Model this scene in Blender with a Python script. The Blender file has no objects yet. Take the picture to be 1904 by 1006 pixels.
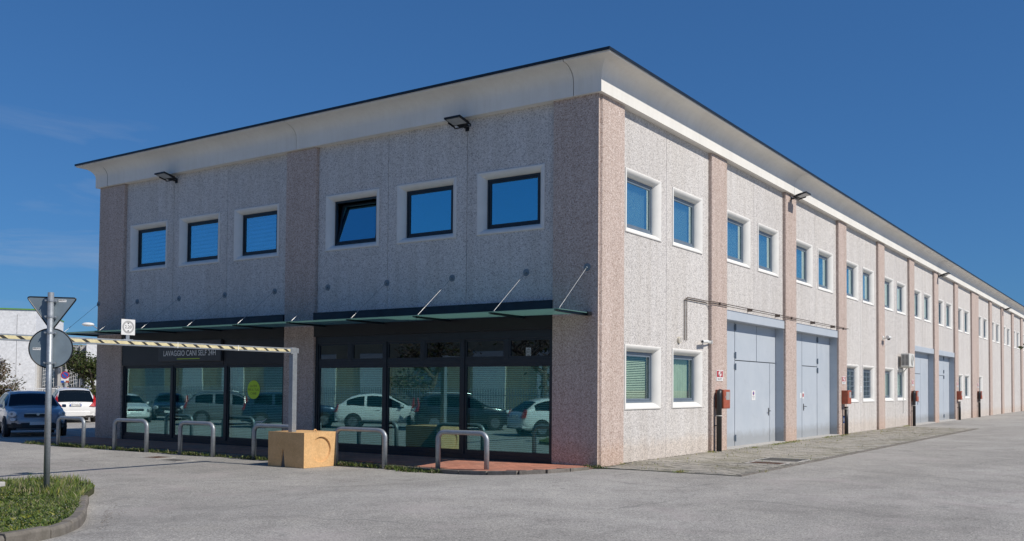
import bpy, bmesh, math, random
import numpy as np
from mathutils import Vector, Matrix
random.seed(7)
rng = np.random.default_rng(7)
R_ = math.radians

# ------------------------------------------------------------------ camera, sky, sun, exposure
scene = bpy.context.scene
COL = scene.collection
cam_d = bpy.data.cameras.new('camera'); cam = bpy.data.objects.new('camera', cam_d); COL.objects.link(cam)
YAW, PITCH, ROLL = 0.5732, 0.0318, 0.0063
def cam_axes():
    c, s = math.cos(YAW), math.sin(YAW)
    F, R, U = Vector((-s, c, 0)), Vector((c, s, 0)), Vector((0, 0, 1))
    F2 = F*math.cos(PITCH) + U*math.sin(PITCH); U2 = -F*math.sin(PITCH) + U*math.cos(PITCH)
    return R*math.cos(ROLL) + U2*math.sin(ROLL), -R*math.sin(ROLL) + U2*math.cos(ROLL), F2
_r, _u, _f = cam_axes()
M = Matrix((( _r.x, _u.x, -_f.x), (_r.y, _u.y, -_f.y), (_r.z, _u.z, -_f.z))).to_4x4()
M.translation = Vector((10.266, -17.594, 1.702))
cam.matrix_world = M
cam_d.sensor_width = 36; cam_d.lens = 36*1742.02/1904
cam_d.shift_x = -(1034.39-952)/1904; cam_d.shift_y = (667.0-503)/1904
cam_d.clip_start = .1; cam_d.clip_end = 3000
scene.camera = cam

SUN_EL, SUN_AZ = 43.0, 4.3            # azimuth measured from +X towards +Y
world = bpy.data.worlds.new('World'); scene.world = world; world.use_nodes = True
wn = world.node_tree; wn.nodes.clear()
def wnode(t): return wn.nodes.new(t)
sky = wnode('ShaderNodeTexSky'); sky.sky_type = 'NISHITA'; sky.sun_disc = False
sky.sun_elevation = R_(SUN_EL); sky.sun_rotation = R_(90-SUN_AZ)
sky.altitude = 0; sky.air_density = 1.0; sky.dust_density = .1; sky.ozone_density = 4.0
bg = wnode('ShaderNodeBackground'); bg.inputs[1].default_value = .075
wo = wnode('ShaderNodeOutputWorld')
tc = wnode('ShaderNodeTexCoord'); mp = wnode('ShaderNodeMapping'); mp.inputs['Scale'].default_value = (1.1, 1.1, 5.5)
mp.inputs['Location'].default_value = (.35, .2, .1)
nz = wnode('ShaderNodeTexNoise'); nz.inputs['Scale'].default_value = 3.2; nz.inputs['Detail'].default_value = 7; nz.inputs['Roughness'].default_value = .58
nz.inputs['Distortion'].default_value = .5
cr = wnode('ShaderNodeValToRGB'); cr.color_ramp.elements[0].position = .51; cr.color_ramp.elements[1].position = .74
cr.color_ramp.elements[1].color = (.55, .55, .55, 1)
sx = wnode('ShaderNodeSeparateXYZ')
mr = wnode('ShaderNodeMapRange'); mr.inputs[1].default_value = .27; mr.inputs[2].default_value = .22; mr.inputs[3].default_value = 0; mr.inputs[4].default_value = .6; mr.clamp = True
mul = wnode('ShaderNodeMath'); mul.operation = 'MULTIPLY'
mx = wnode('ShaderNodeMixRGB'); mx.inputs[2].default_value = (6.2, 6.6, 7.2, 1)
L = wn.links.new
L(tc.outputs['Generated'], mp.inputs[0]); L(mp.outputs[0], nz.inputs['Vector']); L(nz.outputs[0], cr.inputs[0])
L(tc.outputs['Generated'], sx.inputs[0]); L(sx.outputs['Z'], mr.inputs[0]); L(mr.outputs[0], mul.inputs[0]); L(cr.outputs[0], mul.inputs[1])
dp = wnode('ShaderNodeVectorMath'); dp.operation = 'DOT_PRODUCT'; dp.inputs[1].default_value = Vector((-.865, .455, .20)).normalized()
nv_ = wnode('ShaderNodeVectorMath'); nv_.operation = 'NORMALIZE'; L(tc.outputs['Generated'], nv_.inputs[0]); L(nv_.outputs[0], dp.inputs[0])
mr2 = wnode('ShaderNodeMapRange'); mr2.inputs[1].default_value = .90; mr2.inputs[2].default_value = .985; mr2.clamp = True; L(dp.outputs['Value'], mr2.inputs[0])
mul2 = wnode('ShaderNodeMath'); mul2.operation = 'MULTIPLY'; L(mul.outputs[0], mul2.inputs[0]); L(mr2.outputs[0], mul2.inputs[1])
L(mul2.outputs[0], mx.inputs[0])
hsv = wnode('ShaderNodeHueSaturation'); hsv.inputs['Saturation'].default_value = 1.0
tint = wnode('ShaderNodeMixRGB'); tint.blend_type = 'MULTIPLY'; tint.inputs[0].default_value = 1; tint.inputs[2].default_value = (.50, 1.12, 1.95, 1)
gm = wnode('ShaderNodeGamma'); gm.inputs[1].default_value = .65; L(sky.outputs[0], gm.inputs[0]); L(gm.outputs[0], hsv.inputs['Color']); L(hsv.outputs[0], tint.inputs[1]); L(tint.outputs[0], mx.inputs[1]); L(mx.outputs[0], bg.inputs[0]); L(bg.outputs[0], wo.inputs[0])

sun_d = bpy.data.lights.new('sun', 'SUN'); sun_d.energy = 4.42; sun_d.angle = R_(.53); sun_d.color = (1, .935, .84)
sun = bpy.data.objects.new('sun', sun_d); COL.objects.link(sun)
sdir = Vector((math.cos(R_(SUN_EL))*math.cos(R_(SUN_AZ)), math.cos(R_(SUN_EL))*math.sin(R_(SUN_AZ)), math.sin(R_(SUN_EL))))
sun.rotation_euler = sdir.to_track_quat('Z', 'Y').to_euler(); sun.location = (30, 0, 40)
vs = scene.view_settings; vs.view_transform = 'Standard'; vs.look = 'None'; vs.exposure = 0; vs.gamma = 1; vs.use_curve_mapping = False

# ------------------------------------------------------------------ materials
def srgb(r, g, b):
    return tuple(((c/255)/12.92 if c/255 <= .04045 else ((c/255+.055)/1.055)**2.4) for c in (r, g, b)) + (1,)
class NT:
    def __init__(s, name):
        s.m = bpy.data.materials.new(name); s.m.use_nodes = True; s.t = s.m.node_tree; s.t.nodes.clear()
        s.out = s.n('ShaderNodeOutputMaterial'); s.p = s.n('ShaderNodeBsdfPrincipled'); s.l(s.p.outputs[0], s.out.inputs[0])
    def n(s, t, **k):
        x = s.t.nodes.new(t)
        for a, b in k.items(): setattr(x, a, b)
        return x
    def l(s, a, b): s.t.links.new(a, b)
    def coord(s, scale=(1, 1, 1)):
        c = s.n('ShaderNodeTexCoord'); m = s.n('ShaderNodeMapping'); m.inputs['Scale'].default_value = scale
        s.l(c.outputs['Object'], m.inputs[0]); return m.outputs[0]
    def noise(s, sc, det=4, rough=.55, v=None, dist=0):
        x = s.n('ShaderNodeTexNoise'); x.inputs['Scale'].default_value = sc; x.inputs['Detail'].default_value = det
        x.inputs['Roughness'].default_value = rough; x.inputs['Distortion'].default_value = dist
        if v is not None: s.l(v, x.inputs['Vector'])
        return x.outputs[0]
    def vor(s, sc, v=None, feat='F1', out=1):
        x = s.n('ShaderNodeTexVoronoi'); x.feature = feat; x.inputs['Scale'].default_value = sc
        if v is not None: s.l(v, x.inputs['Vector'])
        return x.outputs[out]
    def ramp(s, f, stops):
        x = s.n('ShaderNodeValToRGB'); e = x.color_ramp.elements
        while len(e) < len(stops): e.new(.5)
        for i, (p, c) in enumerate(stops): e[i].position = p; e[i].color = c if len(c) == 4 else c+(1,)
        s.l(f, x.inputs[0]); return x.outputs[0]
    def mix(s, f, a, b, mode='MIX'):
        x = s.n('ShaderNodeMixRGB'); x.blend_type = mode
        for i, v in ((0, f), (1, a), (2, b)):
            if isinstance(v, (int, float)): x.inputs[i].default_value = v
            elif isinstance(v, tuple): x.inputs[i].default_value = v if len(v) == 4 else v+(1,)
            else: s.l(v, x.inputs[i])
        return x.outputs[0]
    def bump(s, h, strength=.3, dist=.01):
        b = s.n('ShaderNodeBump'); b.inputs['Strength'].default_value = strength; b.inputs['Distance'].default_value = dist
        s.l(h, b.inputs['Height']); s.l(b.outputs[0], s.p.inputs['Normal']); return b
    def col(s, c):
        if isinstance(c, tuple): s.p.inputs['Base Color'].default_value = c if len(c) == 4 else c+(1,)
        else: s.l(c, s.p.inputs['Base Color'])
    def rm(s, r, m=0, spec=.5):
        s.p.inputs['Roughness'].default_value = r; s.p.inputs['Metallic'].default_value = m; s.p.inputs['Specular IOR Level'].default_value = spec
MAT = {}
def simple(name, c, rough=.6, metal=0, var=.12, sc=6, spec=.5, coat=0, bump=0):
    t = NT(name); v = t.coord()
    n = t.noise(sc, 5, .6, v)
    c = c[:3]
    lo = tuple(x*(1-var) for x in c); hi = tuple(min(1, x*(1+var)) for x in c)
    t.col(t.ramp(n, [(.3, lo), (.7, hi)])); t.rm(rough, metal, spec)
    if coat: t.p.inputs['Coat Weight'].default_value = coat; t.p.inputs['Coat Roughness'].default_value = .04
    if bump: t.bump(t.noise(sc*12, 4, .6, v), bump, .004)
    MAT[name] = t.m; return t.m

def aggregate(name, stops, tintA, stain):
    t = NT(name); v = t.coord()
    g1 = t.vor(52, v); g2 = t.vor(105, v)
    sep = t.n('ShaderNodeSeparateColor'); t.l(g1, sep.inputs[0])
    sep2 = t.n('ShaderNodeSeparateColor'); t.l(g2, sep2.inputs[0])
    c1 = t.ramp(sep.outputs[0], stops); c2 = t.ramp(sep2.outputs[1], stops)
    c = t.mix(.40, c1, c2)
    big = t.noise(.7, 5, .6, v); t2 = t.noise(5, 6, .65, v)
    c = t.mix(t.ramp(big, [(.3, (.0,)*3), (.75, (.30,)*3)]), c, tintA, 'MULTIPLY')
    c = t.mix(.5, c, t.ramp(t2, [(.3, (.86,)*3), (.7, (1.0,)*3)]), 'MULTIPLY')
    # vertical streaks and splash at the foot
    vs_ = t.noise(1.6, 6, .7, t.coord((2.2, 2.2, .12)))
    c = t.mix(.55, c, t.ramp(vs_, [(.35, (.80, .78, .75)), (.6, (1, 1, 1))]), 'MULTIPLY')
    sp = t.n('ShaderNodeSeparateXYZ'); t.l(t.coord(), sp.inputs[0])
    ad = t.n('ShaderNodeMath', operation='MULTIPLY_ADD'); t.l(t2, ad.inputs[0]); ad.inputs[1].default_value = -.6; t.l(sp.outputs['Z'], ad.inputs[2])
    f = t.ramp(ad.outputs[0], [(0.0, (.42,)*3), (.30, (0,)*3)])
    c = t.mix(f, c, stain, 'MULTIPLY')
    oi = t.n('ShaderNodeObjectInfo'); c = t.mix(1, c, t.ramp(oi.outputs['Random'], [(0, (.93, .93, .935)), (1, (1, 1, 1))]), 'MULTIPLY')
    t.col(c); t.rm(.88, 0, .25)
    d = t.vor(62, v, out=0); t.bump(d, .45, .008)
    MAT[name] = t.m
aggregate('wall_aggregate', [(0, (.16, .145, .145)), (.13, (.36, .335, .325)), (.26, (.58, .555, .53)), (.55, (.70, .67, .64)), (.9, (.82, .79, .755))], (.92, .91, .90), (.93, .80, .68))
aggregate('pilaster_aggregate', [(0, (.22, .155, .125)), (.15, (.38, .28, .235)), (.35, (.52, .41, .355)), (.7, (.62, .51, .45)), (1, (.82, .73, .67))], (.90, .88, .9), (.97, .82, .68))

def asphalt():
    t = NT('asphalt'); v = t.coord()
    big = t.noise(.16, 6, .6, v, .8); mid = t.noise(1.3, 6, .65, v, .4); fine = t.noise(34, 3, .7, v)
    c = t.ramp(big, [(.3, (.30, .287, .265)), (.5, (.37, .355, .33)), (.7, (.44, .424, .396))])
    c = t.mix(1, c, t.ramp(mid, [(.25, (.76, .75, .75)), (.5, (.97, .97, .97)), (.75, (1.1, 1.09, 1.07))]), 'MULTIPLY')
    g = t.vor(70, v); sp = t.n('ShaderNodeSeparateColor'); t.l(g, sp.inputs[0])
    c = t.mix(.85, c, t.ramp(sp.outputs[0], [(0, (.38,)*3), (.2, (.78,)*3), (.6, (1.0,)*3), (.9, (1.12,)*3), (1, (1.75, 1.70, 1.64))]), 'MULTIPLY')
    c = t.mix(.7, c, t.ramp(fine, [(.3, (.80,)*3), (.7, (1.14,)*3)]), 'MULTIPLY')
    # reddish patches
    pt = t.noise(.35, 4, .6, t.coord((1, 1.2, 1)), 1.2)
    c = t.mix(t.ramp(pt, [(.55, (0,)*3), (.75, (.5,)*3)]), c, (.42, .375, .36), 'MIX')
    # sparse cracks and tar spots
    wv = t.n('ShaderNodeTexVoronoi'); wv.feature = 'DISTANCE_TO_EDGE'; wv.inputs['Scale'].default_value = .23
    dn = t.n('ShaderNodeMixRGB'); dn.inputs[0].default_value = .35
    nn = t.n('ShaderNodeTexNoise'); nn.inputs['Scale'].default_value = 1.5; nn.inputs['Detail'].default_value = 6; t.l(v, nn.inputs['Vector'])
    t.l(v, dn.inputs[1]); t.l(nn.outputs[1], dn.inputs[2]); t.l(dn.outputs[0], wv.inputs['Vector'])
    ck = t.ramp(wv.outputs[0], [(0, (.75,)*3), (.0055, (0,)*3)])
    mk = t.ramp(t.noise(.5, 3, .5, v), [(.47, (0,)*3), (.58, (.8,)*3)])
    c = t.mix(t.mix(1, ck, mk, 'MULTIPLY'), c, (.12, .12, .12), 'MIX')
    st = t.ramp(t.noise(2.6, 2, .4, v), [(.68, (0,)*3), (.74, (.5,)*3)])
    c = t.mix(st, c, (.2, .197, .19), 'MIX')
    t.col(c); t.rm(.93, 0, .25)
    t.bump(t.mix(.5, t.vor(70, v, out=0), fine), .5, .008)
    MAT['asphalt'] = t.m
asphalt()

def grainy(name, a, b, sc, rough=.85, bmp=.3, rnd=0, moss=None):
    t = NT(name); v = t.coord()
    n = t.noise(sc, 6, .65, v); f = t.noise(sc*9, 3, .7, v)
    c = t.ramp(n, [(.3, a), (.7, b)]); c = t.mix(.7, c, t.ramp(f, [(.3, (.75,)*3), (.7, (1.15,)*3)]), 'MULTIPLY')
    if rnd:
        oi = t.n('ShaderNodeObjectInfo'); c = t.mix(1, c, t.ramp(oi.outputs['Random'], [(0, (1-rnd,)*3), (1, (1+rnd, 1+rnd*.9, 1+rnd*.8))]), 'MULTIPLY')
    if moss:
        w = t.n('ShaderNodeNewGeometry'); nn = t.n('ShaderNodeTexNoise'); nn.inputs['Scale'].default_value = .9; nn.inputs['Detail'].default_value = 6
        t.l(w.outputs['Position'], nn.inputs['Vector'])
        c = t.mix(t.ramp(nn.outputs[0], [(.45, (0,)*3), (.72, (.75,)*3)]), c, moss)
    t.col(c); t.rm(rough, 0, .3)
    if bmp: t.bump(f, bmp, .006)
    MAT[name] = t.m
grainy('paver', (.29, .27, .235), (.39, .37, .33), 5, rnd=.22, moss=(.175, .165, .10))
grainy('paver_bed', (.10, .095, .07), (.15, .14, .10), 6, moss=(.07, .09, .03))
grainy('terracotta', (.42, .17, .115), (.54, .25, .17), 4, rnd=.14, moss=(.38, .22, .17))
grainy('terracotta_bed', (.16, .10, .08), (.22, .14, .11), 6)
grainy('kerb_concrete', (.13, .115, .10), (.26, .235, .21), 4, moss=(.13, .12, .09))
grainy('soil', (.05, .055, .025), (.09, .09, .045), 4)
grainy('yellow_concrete', (.60, .36, .16), (.74, .47, .23), 3, bmp=.35)
grainy('concrete_light', (.40, .385, .36), (.52, .50, .47), 3)
grainy('cream_render', (.50, .41, .26), (.60, .50, .34), 1.5)
simple('white_concrete', (.72, .705, .67), .75, 0, .05, 3)
grainy('grey_panel', (.30, .30, .30), (.38, .375, .37), 1.2, bmp=.1)
grainy('far_white', (.70, .71, .72), (.78, .785, .79), .6, bmp=.05)
grainy('bark', (.13, .10, .08), (.22, .18, .145), 8)
grainy('rust_iron', (.085, .05, .035), (.15, .09, .065), 12)
grainy('grey_iron', (.09, .085, .08), (.15, .145, .135), 12)
def cornice_mat():
    t = NT('cornice_white'); v = t.coord()
    c = t.ramp(t.noise(.8, 6, .6, v), [(.3, (.72, .70, .655)), (.7, (.80, .78, .73))])
    st = t.noise(2.4, 7, .75, t.coord((3, 3, .25)))
    c = t.mix(.40, c, t.ramp(st, [(.32, (.87, .85, .82)), (.55, (1, 1, 1))]), 'MULTIPLY')
    t.col(c); t.rm(.75, 0, .3); t.bump(t.noise(30, 4, .6, v), .12, .004); MAT['cornice_white'] = t.m
cornice_mat()
def galv():
    t = NT('galvanised'); v = t.coord()
    c = t.ramp(t.vor(35, v, out=0), [(0, (.27, .30, .33)), (.6, (.36, .39, .42))])
    c = t.mix(.7, c, t.ramp(t.noise(7, 6, .65, v), [(.3, (.78,)*3), (.7, (1.12,)*3)]), 'MULTIPLY')
    t.col(c); t.rm(.48, .55, .5); MAT['galvanised'] = t.m
galv()
def gate_mat():
    t = NT('gate_paint'); v = t.coord()
    c = t.ramp(t.noise(1.1, 6, .62, v, .6), [(.3, (.42, .465, .515)), (.7, (.475, .515, .56))])
    sm = t.noise(3.5, 7, .7, v, 1)
    c = t.mix(.6, c, t.ramp(sm, [(.28, (.84, .84, .84)), (.42, (1, 1, 1))]), 'MULTIPLY')
    sp = t.n('ShaderNodeSeparateXYZ'); t.l(v, sp.inputs[0])
    ad = t.n('ShaderNodeMath', operation='MULTIPLY_ADD'); t.l(sm, ad.inputs[0]); ad.inputs[1].default_value = -.5; t.l(sp.outputs['Z'], ad.inputs[2])
    c = t.mix(t.ramp(ad.outputs[0], [(0, (.5,)*3), (.25, (0,)*3)]), c, (.22, .21, .19))
    t.col(c); t.rm(.5, 0, .4); t.bump(t.noise(1.6, 3, .5, v), .25, .02); MAT['gate_paint'] = t.m
gate_mat()
simple('frame_dark', (.018, .027, .037), .42, .2, .15)
simple('frame_grey', (.16, .20, .245), .42, .2, .1)
simple('flashing', (.018, .035, .050), .38, .5, .25, 3)
simple('fascia_black', (.014, .015, .018), .35, 0, .3, 2)
simple('sign_board', (.045, .050, .058), .3, 0, .1)
simple('letter_white', (.85, .85, .85), .5, 0, .03)
simple('lime', (.50, .72, .03), .5, 0, .05)
simple('lime_dark', (.10, .17, .02), .5, 0, .05)
simple('roof_edge', (.02, .028, .038), .4, .4, .2)
simple('black_metal', (.015, .017, .02), .4, .3, .2)
simple('black_plastic', (.02, .02, .022), .45, 0, .2)
simple('rubber', (.022, .022, .023), .8, 0, .2)
simple('lens', (.32, .33, .33), .25, 0, .1)
simple('white_plastic', (.74, .74, .71), .4, 0, .05)
simple('beige_plastic', (.60, .55, .45), .5, 0, .05)
simple('ac_white', (.68, .67, .62), .45, 0, .07)
simple('rod_steel', (.34, .35, .36), .4, .3, .1)
simple('steel', (.55, .56, .57), .28, .9, .1)
simple('hydrant_red', (.37, .09, .045), .5, 0, .16, 9)
simple('sign_red', (.42, .02, .03), .5, 0, .06)
simple('sign_blue', (.02, .09, .38), .5, 0, .05)
simple('ink', (.03, .03, .035), .6, 0, .1)
simple('paper', (.72, .72, .71), .55, 0, .05, 20)
simple('sign_back', (.20, .25, .285), .5, .3, .12, 4)
simple('sign_grey', (.36, .36, .355), .55, 0, .1)
simple('tape_yellow', (.66, .58, .34), .55, 0, .18, 14)
simple('tape_black', (.03, .027, .02), .55, 0, .3, 14)
simple('blind', (.54, .64, .60), .6, 0, .05)
simple('blind_pale', (.74, .79, .74), .7, 0, .06)
simple('blind_side', (.60, .65, .58), .6, 0, .05)
simple('curtain', (.50, .55, .48), .8, 0, .1, 3)
simple('interior', (.045, .06, .062), .9, 0, .2)
simple('interior_pale', (.20, .24, .25), .9, 0, .2)
simple('line_white', (.58, .57, .54), .8, 0, .25, 20)
simple('pipe_rust', (.10, .075, .06), .6, .2, .3, 12)
simple('green_trim', (.12, .30, .06), .6)
simple('car_silver', (.30, .33, .38), .3, .25, .02, coat=.6)
simple('car_white', (.78, .78, .77), .3, 0, .02, coat=1)
simple('car_dark', (.02, .024, .03), .28, .3, .05, coat=1)
simple('car_blue', (.02, .045, .09), .28, .3, .05, coat=1)
simple('car_grey', (.22, .235, .25), .3, .5, .03, coat=1)
simple('car_trim', (.02, .02, .022), .5)
simple('headlamp', (.70, .72, .74), .15, 0, .2, 30)
simple('tail_red', (.42, .012, .012), .2, 0, .1, coat=1)
simple('rim_metal', (.30, .31, .33), .35, .8, .1)
def leafm(name, a, b):
    t = NT(name); v = t.coord(); oi = t.noise(5, 3, .6, v)
    t.col(t.ramp(oi, [(.3, a), (.7, b)])); t.rm(.6, 0, .3)
    tr = t.n('ShaderNodeBsdfTranslucent'); tr.inputs[0].default_value = tuple(x*1.3 for x in b)+(1,)
    ms = t.n('ShaderNodeMixShader'); ms.inputs[0].default_value = .3; t.l(t.p.outputs[0], ms.inputs[1]); t.l(tr.outputs[0], ms.inputs[2]); t.l(ms.outputs[0], t.out.inputs[0])
    MAT[name] = t.m
leafm('leaf_olive', (.05, .065, .022), (.11, .125, .04))
leafm('leaf_brown', (.12, .085, .055), (.20, .15, .10))
leafm('leaf_green', (.03, .055, .018), (.07, .11, .035))
leafm('grass_green', (.09, .14, .03), (.20, .27, .065))
leafm('grass_dry', (.26, .24, .13), (.42, .38, .22))
leafm('grass_yellow', (.22, .24, .03), (.36, .34, .06))
leafm('blossom', (.55, .55, .50), (.70, .70, .66))
def glass(name, refl, tint, base, wob=0, rg=0):
    t = NT(name); t.t.nodes.remove(t.p)
    tr = t.n('ShaderNodeBsdfTransparent'); tr.inputs[0].default_value = tint+(1,)
    gl = t.n('ShaderNodeBsdfGlossy'); gl.inputs['Color'].default_value = refl+(1,); gl.inputs['Roughness'].default_value = rg
    fr = t.n('ShaderNodeLayerWeight'); fr.inputs[0].default_value = .5
    pw = t.n('ShaderNodeMath', operation='POWER'); t.l(fr.outputs['Facing'], pw.inputs[0]); pw.inputs[1].default_value = 5
    ma = t.n('ShaderNodeMath', operation='MULTIPLY_ADD'); ma.use_clamp = True; t.l(pw.outputs[0], ma.inputs[0]); ma.inputs[1].default_value = .9; ma.inputs[2].default_value = base+.04
    ms = t.n('ShaderNodeMixShader'); t.l(ma.outputs[0], ms.inputs[0]); t.l(tr.outputs[0], ms.inputs[1]); t.l(gl.outputs[0], ms.inputs[2]); t.l(ms.outputs[0], t.out.inputs[0])
    if wob:
        b = t.n('ShaderNodeBump'); b.inputs['Strength'].default_value = wob; b.inputs['Distance'].default_value = .01
        t.l(t.noise(.9, 2, .4, t.coord()), b.inputs['Height']); t.l(b.outputs[0], gl.inputs['Normal'])
    MAT[name] = t.m
glass('glass_blue', (.34, .84, 1.0), (.42, .62, .72), .48, .04)
glass('glass_blinds', (.45, .85, 1.0), (.70, .85, .95), .42, .04)
glass('glass_side', (.80, 1.0, 1.0), (.78, .86, .88), .42, .04)
glass('glass_shop', (.60, .86, .88), (.66, .90, .86), .20, .06, .012)
glass('glass_low', (.70, .88, .95), (.88, .93, .88), .05, .04)
glass('glass_dark', (.55, .7, .85), (.06, .08, .09), .12, .03)
def frosted():
    t = NT('glass_canopy'); t.col((.22, .36, .34)); t.rm(.25)
    tr = t.n('ShaderNodeBsdfTranslucent'); tr.inputs[0].default_value = (.36, .54, .51, 1)
    ms = t.n('ShaderNodeMixShader'); ms.inputs[0].default_value = .62; t.l(t.p.outputs[0], ms.inputs[1]); t.l(tr.outputs[0], ms.inputs[2]); t.l(ms.outputs[0], t.out.inputs[0])
    MAT['glass_canopy'] = t.m
frosted()
glass('glass_car', (.45, .55, .62), (.08, .10, .11), .03)

# ------------------------------------------------------------------ mesh helpers
class MB:
    def __init__(s): s.v = []; s.f = []
    def add(s, v, f):
        o = len(s.v); s.v += [tuple(p) for p in v]; s.f += [tuple(i+o for i in q) for q in f]; return s
    def box(s, a, b):
        (x0, y0, z0), (x1, y1, z1) = [min(p, q) for p, q in zip(a, b)], [max(p, q) for p, q in zip(a, b)]
        return s.add([(x0, y0, z0), (x1, y0, z0), (x1, y1, z0), (x0, y1, z0), (x0, y0, z1), (x1, y0, z1), (x1, y1, z1), (x0, y1, z1)],
                     [(0, 3, 2, 1), (4, 5, 6, 7), (0, 1, 5, 4), (1, 2, 6, 5), (2, 3, 7, 6), (3, 0, 4, 7)])
    def obox(s, c, ax, h):       # oriented box: centre, 3 axes, half sizes
        c = Vector(c); ax = [Vector(a).normalized()*k for a, k in zip(ax, h)]
        v = [c+ax[0]*i+ax[1]*j+ax[2]*k for k in (-1, 1) for j in (-1, 1) for i in (-1, 1)]
        return s.add(v, [(0, 2, 3, 1), (4, 5, 7, 6), (0, 1, 5, 4), (1, 3, 7, 5), (3, 2, 6, 7), (2, 0, 4, 6)])
    def tube(s, pts, r, seg=10, cap=True, r1=None):
        pts = [Vector(p) for p in pts]; n = len(pts); rings = []; up = None
        for i, p in enumerate(pts):
            d = (pts[min(i+1, n-1)]-pts[max(i-1, 0)]).normalized()
            if up is None: up = Vector((0, 0, 1)) if abs(d.z) < .9 else Vector((1, 0, 0))
            a = d.cross(up)
            if a.length < 1e-4: a = d.cross(Vector((0, 1, .01)))
            a.normalize(); b = a.cross(d); up = b if b.length > .1 else up
            rr = r if r1 is None else r+(r1-r)*i/max(1, n-1)
            rings.append([p+(a*math.cos(t)+b*math.sin(t))*rr for t in [2*math.pi*k/seg for k in range(seg)]])
        v = [q for ring in rings for q in ring]; f = []
        for i in range(n-1):
            for k in range(seg):
                k2 = (k+1) % seg; f.append((i*seg+k, i*seg+k2, (i+1)*seg+k2, (i+1)*seg+k))
        if cap: f.append(tuple(range(seg-1, -1, -1))); f.append(tuple((n-1)*seg+k for k in range(seg)))
        return s.add(v, f)
    def prism(s, poly, ext, ori=(0, 0, 0)):   # polygon of 3-vectors extruded by ext
        n = len(poly); e = Vector(ext); v = [Vector(p) for p in poly]+[Vector(p)+e for p in poly]
        f = [tuple(range(n-1, -1, -1)), tuple(range(n, 2*n))]+[(i, (i+1) % n, n+(i+1) % n, n+i) for i in range(n)]
        return s.add(v, f)
    def loft(s, rings, close=False, cap=False):
        n = len(rings[0]); v = [p for r in rings for p in r]; f = []
        for i in range(len(rings)-1):
            for k in range(n if close else n-1): k2 = (k+1) % n; f.append((i*n+k, i*n+k2, (i+1)*n+k2, (i+1)*n+k))
        if cap: f.append(tuple(range(n-1, -1, -1))); f.append(tuple((len(rings)-1)*n+k for k in range(n)))
        return s.add(v, f)
    def mesh(s, name, mat, smooth=False):
        me = bpy.data.meshes.new(name); me.from_pydata([tuple(p) for p in s.v], [], s.f)
        bm = bmesh.new(); bm.from_mesh(me); bmesh.ops.recalc_face_normals(bm, faces=bm.faces); bm.to_mesh(me); bm.free()
        for m in (mat if isinstance(mat, (list, tuple)) else [mat]): me.materials.append(MAT[m] if isinstance(m, str) else m)
        if smooth: me.polygons.foreach_set('use_smooth', [True]*len(me.polygons))
        me.update(); return me
def link(name, me, parent=None, bevel=0, smooth_angle=None):
    o = bpy.data.objects.new(name, me); COL.objects.link(o); o.parent = parent
    if bevel:
        b = o.modifiers.new('bevel', 'BEVEL'); b.width = bevel; b.segments = 2; b.limit_method = 'ANGLE'; b.harden_normals = False
    return o
def obj(name, mb, mat, parent=None, bevel=0, smooth=False): return link(name, mb.mesh(name, mat, smooth), parent, bevel)
def thing(name, label, cat, loc=(0, 0, 0), rz=0, group=None):
    o = bpy.data.objects.new(name, None); COL.objects.link(o); o.location = loc; o.rotation_euler = (0, 0, rz)
    o.empty_display_size = .2; o['label'] = label; o['category'] = cat
    if group: o['group'] = group
    return o
def tag(o, label, cat, group=None):
    o['label'] = label; o['category'] = cat
    if group: o['group'] = group
    return o
def struct(o): o['kind'] = 'structure'; return o
def stuff(o): o['kind'] = 'stuff'; return o
def kids(o): return [c for c in bpy.data.objects if c.parent == o]
def dup(root, loc, rz=None, label=None):
    def cp(o, par):
        c = o.copy(); COL.objects.link(c)
        if par: c.parent = par
        for k in kids(o): cp(k, c)
        return c
    r = cp(root, None); r.location = loc
    if rz is not None: r.rotation_euler = (0, 0, rz)
    if label: r['label'] = label
    return r
_txt = {}
def text_obj(name, s, size, mat, parent, M4, extrude=.002, align='CENTER', sx=1, res=3):
    cu = bpy.data.curves.new('text', 'FONT'); cu.body = s; cu.size = size; cu.extrude = extrude; cu.align_x = align; cu.align_y = 'CENTER'; cu.resolution_u = res
    to = bpy.data.objects.new('text', cu); COL.objects.link(to)
    dg = bpy.context.evaluated_depsgraph_get(); me = bpy.data.meshes.new_from_object(to.evaluated_get(dg))
    bpy.data.objects.remove(to)
    me.name = name; me.transform(M4 @ Matrix.Diagonal((sx, 1, 1, 1))); me.materials.clear(); me.materials.append(MAT[mat])
    return link(name, me, parent)
def face_m(face, u, n, z):      # text frame on a facade: right facade looks to +X, left to -Y
    if face == 'R': x, y, nn = Vector((0, 1, 0)), Vector((0, 0, 1)), Vector((1, 0, 0)); p = Vector((n, u, z))
    else: x, y, nn = Vector((1, 0, 0)), Vector((0, 0, 1)), Vector((0, -1, 0)); p = Vector((u, -n, z))
    m = Matrix(((x.x, y.x, nn.x, p.x), (x.y, y.y, nn.y, p.y), (x.z, y.z, nn.z, p.z), (0, 0, 0, 1))); return m
def P(face, u, n, z): return (n, u, z) if face == 'R' else (u, -n, z)
def fbox(mb, face, u0, u1, n0, n1, z0, z1): return mb.box(P(face, u0, n0, z0), P(face, u1, n1, z1))

# ------------------------------------------------------------------ ground
def Gz(x):          # the yard falls 15 cm towards the left part of the site
    t = min(1, max(0, (x+3.5)/4.5)); return -.15*(1-t*t*(3-2*t))
ext = 900; gx = [-ext, -60, -20, -8]+[-3.5+4.5*k/16 for k in range(17)]+[8, 60, ext]; gy = [-ext, -60, -20, 0, 60, ext]
g = MB().loft([[(x, y, Gz(x)) for x in gx] for y in gy])
ground = struct(obj('asphalt_yard', g, 'asphalt', smooth=True)); ground.location.z = -.004

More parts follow.
